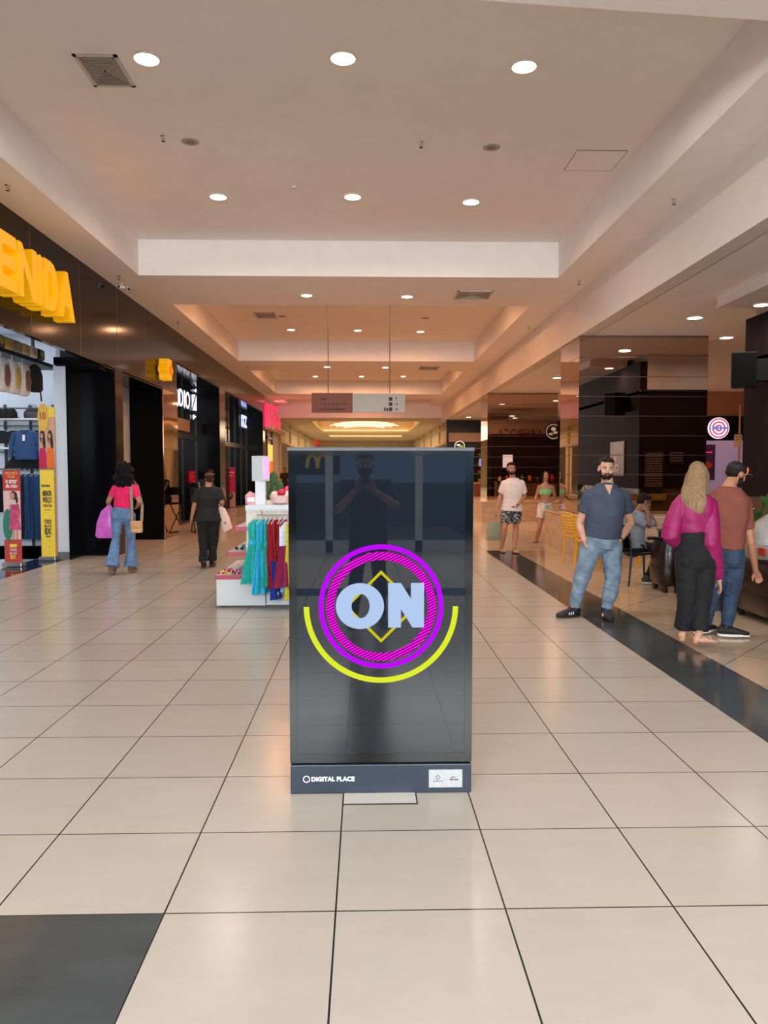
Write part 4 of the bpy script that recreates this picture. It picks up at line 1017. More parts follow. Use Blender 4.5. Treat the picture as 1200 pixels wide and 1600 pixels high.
rg = thing('window_display', 'red-lit upright lettering in the first dark shop window', 'sign', (XREC+.035, atX(304, 745, XREC+.1).y, atX(304, 745, XREC+.1).z), PI/2)
text('HAES', (0, 0, 0), mat('red_glow', (160, 14, 36), .5, emit=.45), rg, w=.8, h=.36, depth=.01, bold=.01)
# pale shelf base glowing behind the first shop door
tb = thing('lit_table', 'low lit beige table inside the first dark shop window', 'table', (XREC-.45, 21.8, 0))
MB().box(-.3, .3, -.8, .9, .52, .58).obj('table_top', M_CREAM, tb); MB().box(-.28, .28, -.78, .88, 0, .52).obj('base', mat('lit_base', (200, 160, 110), .6, emit=.35, emit_rgb=(230, 170, 110)), tb)
# pale store past the row: awning strip and lit panels
md = thing('window_light_box', 'stack of yellow, orange and olive lit panes in the pale far shop window', 'light box', (XL-.02, 37.0, 0), PI/2)
MB().box(-1.35, -1.2, -.02, .06, 0, 3.4).box(.75, .9, -.02, .06, 0, 3.4).box(-1.35, .9, -.02, .06, 3.0, 3.1).obj('frame', mat('wood_dark', (60, 34, 22), .4), md)
for (z0, z1, nm, rgb) in ((1.95, 2.75, 'pane_yellow', (255, 190, 80)), (1.2, 1.92, 'pane_orange', (240, 90, 16)), (.5, 1.17, 'pane_olive', (150, 140, 20))):
    MB().box(-1.15, .7, -.02, .0, z0, z1).obj('pane', mat(nm, rgb, .5, emit=.8), md)
aw = thing('shop_awning', 'narrow brown and white awning strip under the pink-red lettering', 'awning', (XL, 38, 3.45), PI/2)
MB().box(-3.2, 3, -.3, 0, -.06, .06).obj('strip', mat('awning_tan', (196, 176, 150), .6), aw)
MB().box(-2, 2, -.305, -.3, -.02, .02).obj('printed_line', mat('ink_brown', (120, 70, 50), .6), aw)

# ------------------------------------------------------------------ children's clothes kiosk
M_TRIM = mat('kiosk_red_trim', (176, 66, 88), .4); M_KW = mat('kiosk_white', (206, 212, 216), .4, scale=2, var=.01)
KX, KYY = -0.95, 8.66
ks = thing('clothes_kiosk', 'white stepped children clothes kiosk with raspberry shelf edges', 'kiosk', (KX, KYY, 0))
MB().box(-.73, -.18, 0, 1.5, .025, .335).obj('step_base', M_KW, ks)
MB().box(-.17, 1.0, 0.01, 1.5, .03, .9).obj('front_panel', M_KW, ks)
MB().box(-.68, .95, .06, 1.45, 0, .03).obj('plinth', M_DGREY, ks)
MB().rbox(-.40, 1.0, .06, 1.5, .33, 1.14, .004).obj('body', mat('kiosk_cream', (218, 210, 198), .5), ks)
MB().box(-.405, 1.0, .05, 1.5, 1.10, 1.16).obj('rim', M_KW, ks)
for x, z, w_ in ((-.735, .335, .36), (-.60, .60, .22), (-.515, .885, .13)):
    s_ = MB().box(x, x+w_, .0, 1.45, z, z+.035).obj('shelf', M_KW, ks)
    MB().box(x-.004, x+w_, -.006, 0.0, z-.012, z+.036).box(x-.006, x, -.006, 1.45, z-.012, z+.036).obj('edge_strip', M_TRIM, s_)
rl = MB().tube([(-.22, .0, 1.09), (-.22, -.06, 1.12), (-.2, -.14, 1.10), (-.18, -.17, 1.06)], .006).tube([(-.24, -.17, 1.06), (.95, -.17, 1.06)], .008).tube([(.9, .06, 1.06), (.9, -.17, 1.06)], .006)
rl.obj('rail', M_CHROME, ks)
MB().box(-.15, .9, .045, .05, 1.085, 1.115).obj('lettering_strip', mat('strip_grey', (196, 196, 196), .5), ks)
po = thing('light_box_post', 'white square post carrying a box with a pink lit side', 'light box', (-1.21, 8.95, 1.16))
MB().box(-.058, .058, -.05, .05, 0, .27).obj('post', M_KW, po)
lb = MB().rbox(-.085, .085, -.06, .06, .27, .56, .004).xf(Matrix.Rotation(math.radians(-34), 4, 'Z')).obj('box', M_KW, po)
px_ = MB().box(-.05, .05, -.0885, -.0855, .295, .54)
MB().box(-.045, .045, -.003, 0, .295, .54).xf(Matrix.Rotation(math.radians(-34), 4, 'Z') @ Matrix.Translation((0.0855, 0, 0)) @ Matrix.Rotation(PI/2, 4, 'Z')).obj('lit_face', mat('lit_pink', (250, 150, 210), .5, emit=.75), lb)
gb = thing('gift_basket', 'round gift basket with red bows on the kiosk top beside the light box post', 'basket', (-.985, 8.93, 1.16))
MB().lathe([(.06, 0), (.10, .02), (.125, .1), (.12, .105), (.09, .03)], n=22).obj('basket', mat('basket_pink', (226, 190, 188), .6, scale=50, var=.2, bump=.5), gb, smooth=True)
for i, (x, y, z, r_, c_) in enumerate(((-.06, -.03, .12, .045, (236, 200, 190)), (.02, -.04, .14, .05, (200, 30, 60)), (.075, 0, .12, .045, (240, 214, 190)), (0, .05, .13, .05, (230, 120, 140)))):
    MB().ell((x, y, z), (r_, r_, r_*.75)).obj('bow', mat('bow_%d' % i if False else 'bow_'+['blush', 'red', 'cream', 'rose'][i], c_, .5), gb, smooth=True)
pb_ = thing('packet', 'pale pink patterned packet on the kiosk top left of the post', 'packet', (-1.32, 8.98, 1.16))
MB().loft([(0, 0, 0), (0, 0, .09), (.02, 0, .13)], [(.075, .04), (.08, .04), (.05, .015)], n=14, power=.6).obj('packet', mat('packet_pink', (216, 150, 156), .5, scale=18, var=.3), pb_, smooth=True)
MB().box(-.045, .04, -.043, -.04, .03, .08).obj('label', mat('tag_white', (235, 235, 235), .5), pb_)
hbk = thing('toy_bag', 'hot pink children bag with white handle on the kiosk top', 'bag', (-.78, 8.98, 1.16))
MB().loft([(0, 0, 0), (0, 0, .12), (0, 0, .2)], [(.11, .07), (.115, .07), (.1, .05)], n=18, power=.6).obj('body', mat('pink_felt', (236, 90, 140), .7), hbk, smooth=True)
MB().tube([(-.05, 0, .2), (-.04, 0, .28), (.04, 0, .28), (.05, 0, .2)], .009).obj('handle', M_WHITE, hbk)
MB().ell((-.12, 0, .17), (.04, .04, .045)).obj('pompom', mat('pompom_pink', (240, 70, 120), .9, bump=.6, scale=60), hbk, smooth=True)
tr = thing('display_riser', 'white sloped riser on the kiosk top behind the totem edge', 'riser', (-.72, 8.78, 1.16))
MB().prism([(-.16, 0), (.35, 0), (.35, .09), (-.0, .05)], 'y', -.06, .1).obj('body', M_KW, tr)
# little goods on the two lower steps
gc = [('red', (196, 20, 40)), ('pink', (226, 90, 140)), ('yellow', (232, 180, 30)), ('violet', (130, 70, 170)), ('crimson', (160, 16, 36))]
pl_ = ['front left', 'front middle', 'front right', 'second row left', 'second row middle', 'second row right', 'third row left', 'third row right', 'back row left', 'back row right']
for i in range(10):
    r = i//3; c = i % 3; nm, rgb = gc[(i*2+r) % 5]
    x = KX-.69+.09*c+(.0 if r < 2 else .02); y = KYY+.07+r*.13
    t = thing('hair_bow', '%s hair bow on the lowest kiosk step, %s' % (nm, pl_[i]), 'hair bow', (x, y, .371), group='hair bows on the lowest kiosk step')
    for s_ in (-1, 1): MB().loft([(s_*.006, 0, .012), (s_*.024, 0, .017), (s_*.034, 0, .014)], [(.007, .006), (.020, .014), (.010, .008)], right=(0, 1, 0), n=10).obj('loop', mat('ribbon_'+nm, rgb, .45), t, smooth=True)
    MB().ell((0, 0, .013), (.009, .009, .010)).obj('knot', mat('ribbon_knot', (250, 230, 230), .5), t, smooth=True)
for i, (x, y, rgb, nm) in enumerate(((-.5, .2, (30, 60, 46), 'dark green'), (-.47, .5, (60, 150, 150), 'teal'))):
    t = thing('hair_bow', nm+' hair bow on the middle kiosk step', 'hair bow', (KX+x, KYY+y, .636))
    for s_ in (-1, 1): MB().loft([(s_*.006, 0, .015), (s_*.034, 0, .022), (s_*.05, 0, .018)], [(.01, .008), (.026, .02), (.012, .01)], right=(0, 1, 0), n=10).obj('loop', mat('ribbon_'+nm.replace(' ', '_'), rgb, .45), t, smooth=True)
    MB().ell((0, 0, .016), (.011, .011, .012)).obj('knot', mat('ribbon_knot', (250, 230, 230), .5), t, smooth=True)
# dresses on the rail
def kx(px): return (px-570.5)/1200*8.55
G_ = 'children clothes on the kiosk rail'
def fab(n, rgb, **k): return mat(n, rgb, .75, scale=25, var=.12, bump=.15, **k)
F_TEAL, F_AQUA, F_RED, F_BURG = fab('teal_satin', (24, 168, 158)), fab('aqua_satin', (40, 176, 214)), fab('red_cloth', (150, 16, 34)), fab('burgundy_cloth', (146, 32, 84))
F_WHT, F_LBL = fab('white_cloth', (214, 222, 240)), fab('light_blue_cloth', (120, 180, 214))
yr = KYY-.17; zr = 1.06
def dress(px, m, lb, h, w_, rot, seed, hem=1.25, extra=None):
    t = hanging('childs_dress', lb, 'dress', kx(px), yr, zr, m, w_, h, 'dress', rot=rot, group=G_, seed=seed, hem=hem)
    if extra: extra(t, h, w_)
    return t
def sash(m): 
    def f(t, h, w_): MB().loft([(0, 0, -h*.36), (0, 0, -h*.43)], [(w_*.38, .032), (w_*.39, .035)], n=28).obj('sash', m, t, smooth=True); MB().loft([(w_*.1, -.034, -h*.12), (w_*.14, -.036, -h*.36)], [.018, .03], n=10).obj('ribbon', F_WHT, t, smooth=True)
    return f
dress(402, F_TEAL, 'teal child dress leftmost on the kiosk rail', .74, .30, .9, 0, 1.45, sash(F_AQUA))
dress(411, F_AQUA, 'longer aqua and teal child dress, second on the kiosk rail', .86, .28, 1.15, 1.3, 1.3, sash(F_TEAL))
dress(419, F_TEAL, 'teal satin child dress third on the kiosk rail', .78, .24, 1.35, 2.1, 1.2, sash(F_TEAL))
dress(425, F_RED, 'dark red child dress beside the teal ones', .80, .24, 1.3, 3, .9)
st_ = dress(432, F_RED, 'red top over blue star-printed child skirt', .50, .26, 1.2, 4, .9)
sk = MB().loft([(0, 0, -.48), (0, 0, -.62), (0, 0, -.93)], [(.10, .025), (.09, .03), (.12, .036)], n=40, fold=lambda q, th: .15*math.sin(th*6)).obj('star_skirt', fab('navy_cloth', (24, 50, 150)), st_, smooth=True)
stm = MB()
random.seed(9)
for i in range(10):
    cx_, cz_ = random.uniform(-.08, .08), random.uniform(-.9, -.55); pts = [(cx_+(.022 if j % 2 == 0 else .009)*math.cos(PI/2+PI*j/5), cz_+(.022 if j % 2 == 0 else .009)*math.sin(PI/2+PI*j/5)) for j in range(10)]
    stm.prism(pts, 'y', -.045, -.04)
stm.obj('printed_stars', F_WHT, sk)
dress(441, F_RED, 'bright red child dress right of the star-printed skirt', .62, .26, 1.25, 5, .8)
dress(446, F_LBL, 'light blue child top between the red and burgundy dresses', .85, .2, 1.3, 6, .5)
bd_ = dress(449, F_BURG, 'burgundy skirt child dress with white top at the totem edge', .78, .34, 1.1, 7, 1.4)
MB().loft([(0, 0, -.07), (0, 0, -.12), (0, 0, -.33)], [(.07, .02), (.145, .03), (.15, .034)], n=24).obj('white_top', F_WHT, bd_, smooth=True)
yb_ = dress(455, fab('yellow_cloth', (214, 200, 50)), 'yellow child dress lowest behind the burgundy one', .93, .24, 1.2, 8, .9)
dress(466, F_BURG, 'second burgundy child dress half hidden by the totem', .8, .3, 1.2, 9, 1.2)
# potted cactus beyond the kiosk
p = atZ(430, 800, 0)
cc = thing('potted_cactus', 'green paddle cactus in a pot beyond the kiosk', 'plant', (-2.55, 21.5, 0))
MB().lathe([(.16, 0), (.2, .4), (.17, .4), (.16, .36)], n=18).obj('pot', M_BLACK, cc, smooth=True)
m = MB().ell((0, 0, .7), (.16, .07, .34))
m.ell((-.17, 0, 1.05), (.12, .06, .2), Matrix.Rotation(.4, 3, 'Y')).ell((.16, 0, 1.1), (.12, .06, .22), Matrix.Rotation(-.3, 3, 'Y')).ell((0, .02, 1.3), (.13, .06, .22)).ell((.02, -.02, .95), (.1, .06, .2))
m.obj('stems', mat('cactus_green', (66, 118, 84), .6, scale=20, var=.2), cc, smooth=True)

# ------------------------------------------------------------------ chairs, table, carts, plant on the right
M_YCH = mat('chair_yellow', (238, 176, 16), .35, scale=5, var=.04)
def chair(x, y, rot, label, m, name='yellow_chair', slats=True, group='yellow plastic chairs', h=.84):
    t = thing(name, label, 'chair', (x, y, 0), rot, group)
    MB().loft([(0, 0, .43), (0, 0, .45), (0, 0, .455)], [(.20, .20), (.22, .215), (.21, .205)], n=28, power=.45).obj('seat', m, t, smooth=True)
    for sx in (-1, 1):
        MB().tube([(sx*.18, -.17, .43), (sx*.20, -.20, 0)], [.017, .013]).obj('leg', m, t, smooth=True)
        MB().tube([(sx*.18, .17, .44), (sx*.19, .21, 0)], [.017, .013]).obj('leg', m, t, smooth=True)
    b = MB()
    for sx in (-1, 1): b.tube([(sx*.18, .17, .42), (sx*.19, .20, .6), (sx*.18, .25, h-.03), (sx*.15, .255, h)], .014)
    b.tube([(-.155, .255, h), (0, .268, h+.01), (.155, .255, h)], .014)
    if slats:
        for i in range(6):
            z = .53+i*.05; b.loft([(-.18, .19+i*.01, z), (0, .215+i*.01, z), (.18, .19+i*.01, z)], [(.017, .007)]*3, right=(0, 0, 1), n=8)
    else:
        b.loft([(-.17, .2, .64), (0, .24, .64), (.17, .2, .64)], [(.14, .012)]*3, right=(0, 0, 1), n=10)
    b.obj('backrest', m, t, smooth=True)
    return t
# chairs face -Y at rot 0; rot PI/2 faces +X
chair(3.60, 12.75, PI/2+.25, 'yellow slatted chair standing alone left of the man in the polo shirt', M_YCH)
chair(3.55, 11.9, PI/2, 'yellow chair mostly hidden behind the legs of the man in the polo shirt', M_YCH)
chair(4.25, 12.35, -.3, 'yellow chair behind the seated man with its legs showing under his seat', M_YCH)
chair(3.72, 10.35, PI/2+.1, 'dark chair with slim legs that the man in the grey T-shirt sits on', M_BLACK, name='dark_chair', slats=False, group=None, h=.80)
tb = thing('cafe_table', 'small dark table the seated man leans on', 'table', (4.42, 10.35, 0))
MB().rbox(-.33, .33, -.33, .33, .71, .735, .01).obj('table_top', mat('table_grey', (90, 84, 80), .3), tb)
for sx, sy in ((-1, -1), (1, -1), (-1, 1), (1, 1)): MB().box(sx*.29-.015, sx*.29+.015, sy*.29-.015, sy*.29+.015, 0, .71).obj('leg', M_BLACK, tb)
jk = thing('jacket', 'black jacket hung over the back of the dark chair', 'jacket', (3.50, 10.33, .82), PI/2)
jm_ = MB().loft([(0, .04, .0), (0, .055, -.05), (0, .07, -.2), (0, .06, -.36)], [(.16, .03), (.215, .05), (.225, .06), (.2, .05)], n=28, fold=lambda q, th: .05*math.sin(th*6+q*3))
jm_.obj('body', M_BLKC, jk, smooth=True); MB().loft([(.2, .04, -.05), (.25, .05, -.25), (.2, .04, -.42)], [.04, .05, .03], n=12).obj('sleeve', M_BLKC, jk, smooth=True)
M_CART = mat('cart_brown', (36, 19, 16), .3, coat=.15, scale=3, var=.15)
M_CGREY = mat('cart_grey', (130, 128, 126), .4)
def cart(x, y, rot, label, top=True, L=.5, W=.36, H=.62):
    t = thing('ride_cart', label, 'cart', (x, y, 0), rot, 'brown rental carts')
    MB().loft([(0, 0, .09), (0, 0, .14), (0, 0, H*.45), (0, 0, H*.8), (0, 0, H)], [(W*.9, L*.9), (W, L), (W*1.02, L*1.02), (W*.97, L*.97), (W*.86, L*.86)], n=36, power=.45).obj('body', M_CART, t, smooth=True)
    MB().loft([(0, 0, H*.46), (0, 0, H*.50)], [(W*1.035, L*1.035)]*2, n=36, power=.45).obj('trim_band', mat('cart_band', (24, 14, 14), .3), t, smooth=True)
    for sx in (-1, 1):
        for sy in (-1, 1): MB().cyl((sx*W*.7-.02, sy*L*.7, .05), (sx*W*.7+.02, sy*L*.7, .05), .05, n=16).obj('wheel', M_BLACK, t)
    if top:
        MB().rbox(-W*.8, W*.8, -L*.6, L*.75, H-.01, H+.17, .04, 3).obj('console', M_CGREY, t, smooth=True)
        MB().loft([(0, .12, H+.15), (0, .13, H+.28), (0, .15, H+.4), (0, .17, H+.47)], [(W*.78, .2), (W*.74, .19), (W*.6, .14), (W*.3, .07)], n=24, power=.6).obj('seat_shell', mat('shell_grey', (150, 148, 144), .4), t, smooth=True)
        MB().box(-W*.83, -W*.8, -.18, -.06, H+.08, H+.15).obj('red_badge', M_RED, t)
    MB().tube([(-W*.8, -L*.5, H+.02), (-W*1.2, -L*.6, H+.035), (-W*1.5, -L*.55, H+.03)], .022).obj('handle', M_BLACK, t, smooth=True)
    return t
cart(4.30, 7.75, 0, 'nearest glossy brown rental cart with grey seat shell at the right frame edge')
cart(4.28, 9.0, 0.05, 'glossy brown rental cart between the capped man and the frame edge', top=False, W=.42, H=.66)
cart(4.0, 9.76, 0.0, 'dark brown rental cart seen left of the blonde woman\'s trousers', top=False, W=.28, L=.24, H=.66)
bn = thing('black_bin', 'black bin standing behind the capped man\'s legs', 'bin', (3.95, 8.45, 0))
MB().loft([(0, 0, 0), (0, 0, .5), (0, 0, .52)], [(.14, .14), (.17, .17), (.175, .175)], n=24, power=.6).obj('body', M_BLACK, bn, smooth=True)
MB().box(-.06, .06, -.18, -.172, .3, .42).obj('label', mat('tag_white', (235, 235, 235), .5), bn)
pl = thing('potted_plant', 'broad-leaved green plant against the olive panel at right', 'plant', (5.35, 10.3, 0))
MB().lathe([(.16, 0), (.22, .5), (.2, .5), (.18, .44)], n=20).obj('pot', M_DARKW, pl, smooth=True)
MB().lathe([(.19, .44), (.1, .46), (.0, .47)], n=16).obj('soil', mat('soil', (36, 26, 20), .9), pl)
M_LEAF = mat('leaf_green', (38, 92, 34), .4, scale=8, var=.25)
random.seed(2)
for i in range(11):
    a_ = 2*PI*i/11+random.uniform(-.2, .2); h_ = random.uniform(.9, 1.28); r_ = random.uniform(.12, .3)
    lf = MB().tube([(0, 0, .45), (r_*.4*math.cos(a_), r_*.4*math.sin(a_), .45+(h_-.45)*.6), (r_*math.cos(a_), r_*math.sin(a_), h_-.06)], .008, 6)
    d = V((math.cos(a_), math.sin(a_), -.25)).normalized(); p0 = V((r_*math.cos(a_), r_*math.sin(a_), h_-.06)); side = d.cross(V((0, 0, 1))).normalized()
    vs = []; fs = []
    for j in range(8):
        q = j/7; w_ = .09*math.sin(PI*min(1, q*.93+.07))**.7; c_ = p0+d*(.32*q)+V((0, 0, .07*math.sin(PI*q)-.1*q*q))
        vs += [c_-side*w_+V((0, 0, .015)), c_, c_+side*w_+V((0, 0, .015))]
    k = len(vs)
    vs += [v_-V((0, 0, .004)) for v_ in vs]
    for j in range(7):
        for e in (0, 1):
            a2 = j*3+e; fs.append((a2, a2+1, a2+4, a2+3)); fs.append((k+a2, k+a2+3, k+a2+4, k+a2+1))
    lf.add(vs, fs); lf.obj('leaf', M_LEAF, pl, smooth=True)
# ------------------------------------------------------------------ people
def fdir(deg): a = math.radians(deg); return V((math.sin(a), -math.cos(a), 0))      # 0 faces the camera, 90 faces right, 180 away
def rdir(deg): a = math.radians(deg); return V((math.cos(a), math.sin(a), 0))
def lerp(a, b, t): return a+(b-a)*t
def pose(HT, face, **ov):
    s = HT/1.72; r = rdir(face); f = fdir(face)
    sg_ = 1 if r.x >= 0 else -1           # 'a' is the limb on the left of the picture, 'b' on the right
    J = {}
    def P(x, fw, z): return r*(x*s)+f*(fw*s)+V((0, 0, z*s))
    J['P'] = P(0, 0, .93); J['C'] = P(0, .0, 1.26); J['N'] = P(0, -.01, 1.47); J['H'] = P(0, .02, 1.605)
    for k, sd in (('a', -sg_), ('b', sg_)):
        J['s'+k] = P(sd*.175, -.01, 1.395); J['e'+k] = P(sd*.225, -.03, 1.11); J['w'+k] = P(sd*.235, .04, .86)
        J['h'+k] = P(sd*.085, 0, .90); J['k'+k] = P(sd*.095, .015, .49); J['f'+k] = P(sd*.10, -.02, .085)
    for k, v in ov.items(): J[k] = V(v)
    return J

def hand(m, w, d, nrm, side, s=1.0, curl=.35, spread=1.0):
    d = d.normalized(); ac = side-d*side.dot(d); ac.normalize(); nrm = nrm-d*nrm.dot(d)-ac*nrm.dot(ac)
    if nrm.length < .1: nrm = d.cross(ac)
    nrm.normalize()
    m.loft([w-d*.03*s, w, w+d*.03*s, w+d*.07*s, w+d*.092*s], [(.026*s, .020*s), (.028*s, .019*s), (.036*s, .017*s), (.040*s, .015*s), (.038*s, .012*s)], right=ac, n=12)
    for i, (o, ln) in enumerate(((.029, .066), (.010, .076), (-.010, .071), (-.028, .056))):
        p = w+d*.085*s+ac*o*s; a = curl*.5; dd = d+ac*((o)*2.2*spread*.25); pts = [p-d*.02*s, p]
        for q in (.45, .32, .23):
            dv = (dd.normalized()*math.cos(a)+nrm*math.sin(a)); p = p+dv*ln*q*s; pts.append(p); a += curl
        m.loft(pts, [.0090*s, .0092*s, .0088*s, .0082*s, .0068*s], right=ac, n=8)
    p = w+d*.028*s+ac*.026*s; td = (d*.62+ac*.62+nrm*.35).normalized(); td2 = (d*.85+ac*.2+nrm*.45).normalized()
    m.loft([p-td*.012*s, p+td*.03*s, p+td*.03*s+td2*.028*s, p+td*.03*s+td2*.05*s], [.0135*s, .012*s, .0105*s, .0085*s], right=nrm, n=8)

def head_basis(face, pitch, roll):
    f = fdir(face); r = rdir(face); u = V((0, 0, 1))
    p = math.radians(pitch); f2 = f*math.cos(p)-u*math.sin(p); u2 = u*math.cos(p)+f*math.sin(p)
    q = math.radians(roll); r2 = r*math.cos(q)+u2*math.sin(q); u3 = u2*math.cos(q)-r*math.sin(q)
    return Matrix(((r2.x, -f2.x, u3.x), (r2.y, -f2.y, u3.y), (r2.z, -f2.z, u3.z)))

def add_shape(m, hm, fn, s):
    """run fn on a fresh collector in head space, then place it"""
    t = MB(); fn(t); M = hm
    m.add([M @ (V(p)*s) for p in t.v], t.f)

def person(label, pos_, face, H, J, skin, torso='m', girth=(1, 1), belly=0.0, head=(None, 0, 0), hair=None, hair_rgb=(28, 20, 18), beard=False,
           shirt=None, trousers=None, shoes=None, hands=None, vox=.008, extras=None, limb=1.0, name='person'):
    s = H/1.72; r = rdir(face); f = fdir(face)
    t = thing(name, label, 'person', (pos_[0], pos_[1], 0))
    P, Cc, N, Hd = J['P'], J['C'], J['N'], J['H']
    axis = (Cc-P).normalized()
    low = P-axis*.10*s if 'seat' not in J else P-axis*.06*s
    W = lerp(P, Cc, .45)+f*belly*.6*s; U = lerp(Cc, N, .55); S = lerp(Cc, N, .78)
    path = [low, P, W, lerp(W, Cc, .6)+f*belly*.35*s, Cc, U, S, N]
    if torso == 'm': rad = [(.150, .100), (.160, .112), (.148, .105), (.158, .112), (.172, .118), (.165, .100), (.115, .072), (.060, .056)]
    else: rad = [(.160, .108), (.166, .116), (.118, .088), (.124, .094), (.142, .104), (.138, .088), (.095, .064), (.047, .046)]
    rad = [(a*s*(girth[0] if i < 6 else 1+(girth[0]-1)*.4), b*s*(girth[1] if i < 6 else 1+(girth[1]-1)*.4)) for i, (a, b) in enumerate(rad)]
    lm = limb*s
    def torso_mb(m, off, i0=0, i1=8, top_off=None):
        pp = path[i0:i1]; rr = [(a+off, b+off) for a, b in rad[i0:i1]]
        if off < 0: rr = [(a-(.020 if i < 3 else 0), b-(.022 if i < 3 else 0)) for i, (a, b) in enumerate(rr)]
        m.loft(pp, rr, right=r, n=24, power=.9)
    def arm(m, k, off, frac, full=1.0, cuff=None, puff=0.0):
        """frac 1 = to the elbow, 2 = to the wrist"""
        a, e, w = J['s'+k], J['e'+k], J['w'+k]
        R_ = [(0, .054), (.35, .047), (.75, .041), (1, .038), (1.3, .039), (1.7, .030), (2, .025)]
        pts = []; rr = []
        for q, rv in R_:
            if q > frac: q = frac
            p = lerp(a, e, q) if q <= 1 else lerp(e, w, q-1)
            if pts and (p-pts[-1]).length < 1e-4: break
            pts.append(p); rr.append(rv*lm*full+off+puff*math.sin(PI*min(1, q/frac)))
        inner = lerp(a, lerp(U, S, .5), .5); m.loft([inner]+pts, [rr[0]*.90]+rr, right=f, n=14)
        m.ell(a+V((0, 0, -.004)), (rr[0]*.98,)*3)
    def leg(m, k, off, frac, prof=None, lm=lm):
        h, kn, an = J['h'+k], J['k'+k], J['f'+k]
        R_ = prof or [(-.08, .088), (.15, .086), (.5, .073), (.85, .056), (1, .054), (1.12, .052), (1.35, .056), (1.75, .040), (2, .036)]
        pts = []; rr = []
        for q, rv in R_:
            if q > frac: q = frac
            p = lerp(h, kn, q) if q <= 1 else lerp(kn, an, q-1)
            if pts and (p-pts[-1]).length < 1e-4: break
            pts.append(p); rr.append(rv*lm+off)
        m.loft(pts, rr, right=r, n=16)
    # --- body: one continuous surface
    m = MB(); torso_mb(m, -.006*s)
    hm = head_basis(face if head[0] is None else head[0], head[1], head[2])
    m.loft([lerp(Cc, N, .7), N, lerp(N, Hd, .45), Hd-hm @ V((0, -.01, .02))*s], [.062*s*limb, .056*s*limb, .053*s*limb, .052*s], right=r, n=14)
    for k in 'ab':
        arm(m, k, 0, 2); leg(m, k, -.004 if trousers and trousers.get('len', 2) > 1.5 else 0, 2)
        hd = (hands or {}).get(k, {})
        w = J['w'+k]; d = V(hd['d']) if 'd' in hd else (w-J['e'+k]).normalized()
        inward = V((0, 0, 0))+(P-w); inward.z = 0
        nrm = V(hd['n']) if 'n' in hd else (inward.normalized() if inward.length > .02 else f)
        side = V(hd['t']) if 't' in hd else f
        hand(m, w, d, nrm, side, s*.97*(1 if torso == 'm' else .9), hd.get('curl', .35))
        # feet
        fd = V(J['toe'+k]) if 'toe'+k in J else f; fd = fd.normalized(); an = J['f'+k]
        sdv = V((fd.y, -fd.x, 0)); b0 = V((an.x, an.y, an.z-.03*s))
        if sdv.length < .1: sdv = r
        lift = V((0, 0, 0))
        m.loft([an+V((0, 0, .02)), an-fd*.035*s-V((0, 0, .045*s)), b0+fd*.03*s-V((0, 0, .015*s)), b0+fd*.11*s-V((0, 0, .028*s)), b0+fd*.17*s-V((0, 0, .035*s))], [(.036*s, .034*s), (.034*s, .034*s), (.037*s, .034*s), (.042*s, .020*s), (.034*s, .012*s)], right=sdv, n=12)
    hs_ = s*(.99 if torso == 'm' else .94)
    def headshape(q):
        q.ell((0, .012, .032), (.074, .094, .086), n=20, k=12)
        q.ell((0, -.018, -.02), (.062, .074, .080), n=18, k=10)
        q.ell((0, -.030, -.073), (.046, .052, .036))
        q.ell((0, -.070, -.098), (.020, .014, .014))
        q.ell((0, -.078, .028), (.050, .016, .012))
        q.ell((.036, -.062, -.025), (.024, .024, .02)); q.ell((-.036, -.062, -.025), (.024, .024, .02))
        q.loft([(0, -.084, .02), (0, -.096, -.002), (0, -.108, -.020), (0, -.098, -.032)], [.009, .011, .014, .010], n=10)
        q.ell((.011, -.095, -.026), (.009, .011, .008)); q.ell((-.011, -.095, -.026), (.009, .011, .008))
        q.ell((0, -.088, -.056), (.024, .012, .014))
        for sx in (-1, 1): q.ell((sx*.076, .012, -.006), (.010, .020, .031))
    tm_ = MB(); headshape(tm_); Ms = Matrix.Translation(Hd) @ hm.to_4x4() @ Matrix.Scale(hs_, 4)
    m.add([Ms @ V(p) for p in tm_.v], tm_.f)
    body = meshobj('body', remesh(m, min(vox, .007), 3), skin, t)
    def headpart(nm, fn, material, voxel=None, disp=0, ds=40, smooth=2):
        q = MB(); fn(q)
        q.v = [tuple(Ms @ V(p)) for p in q.v]
        if voxel: return meshobj(nm, remesh(q, voxel, smooth, disp, ds), material, t)
        return q.obj(nm, material, t, smooth=True)
    if vox < .0095:
        def eyes(q):
            for sx in (-1, 1): q.ell((sx*.030, -.078, .004), (.0125, .0125, .0065))
        headpart('eye_whites', eyes, mat('eye_white', (214, 206, 200), .3))
        def iris(q):
            for sx in (-1, 1): q.ell((sx*.030, -.0895, .004), (.0055, .003, .0055))
        headpart('irises', iris, mat('iris_dark', (26, 16, 12), .2))
        def brow(q):
            for sx in (-1, 1): q.loft([(sx*.013, -.094, .021), (sx*.030, -.093, .027), (sx*.047, -.080, .022)], [.0038, .0045, .003], n=6)
        headpart('eyebrows', brow, mat('brow_hair', (30, 20, 16), .9))
    headpart('lips', lambda q: (q.ell((0, -.098, -.052), (.021, .006, .0045)), q.ell((0, -.097, -.060), (.018, .007, .005))), mat('lip_rose', (150, 84, 76), .5))
    HM = mat('hair_%d_%d_%d' % hair_rgb if False else 'hair_'+str(hair_rgb[0])+str(hair_rgb[2]), hair_rgb, .7, scale=16, var=.42, bump=.7, stretch=(11, 11, .22), detail=6, spec=.2)
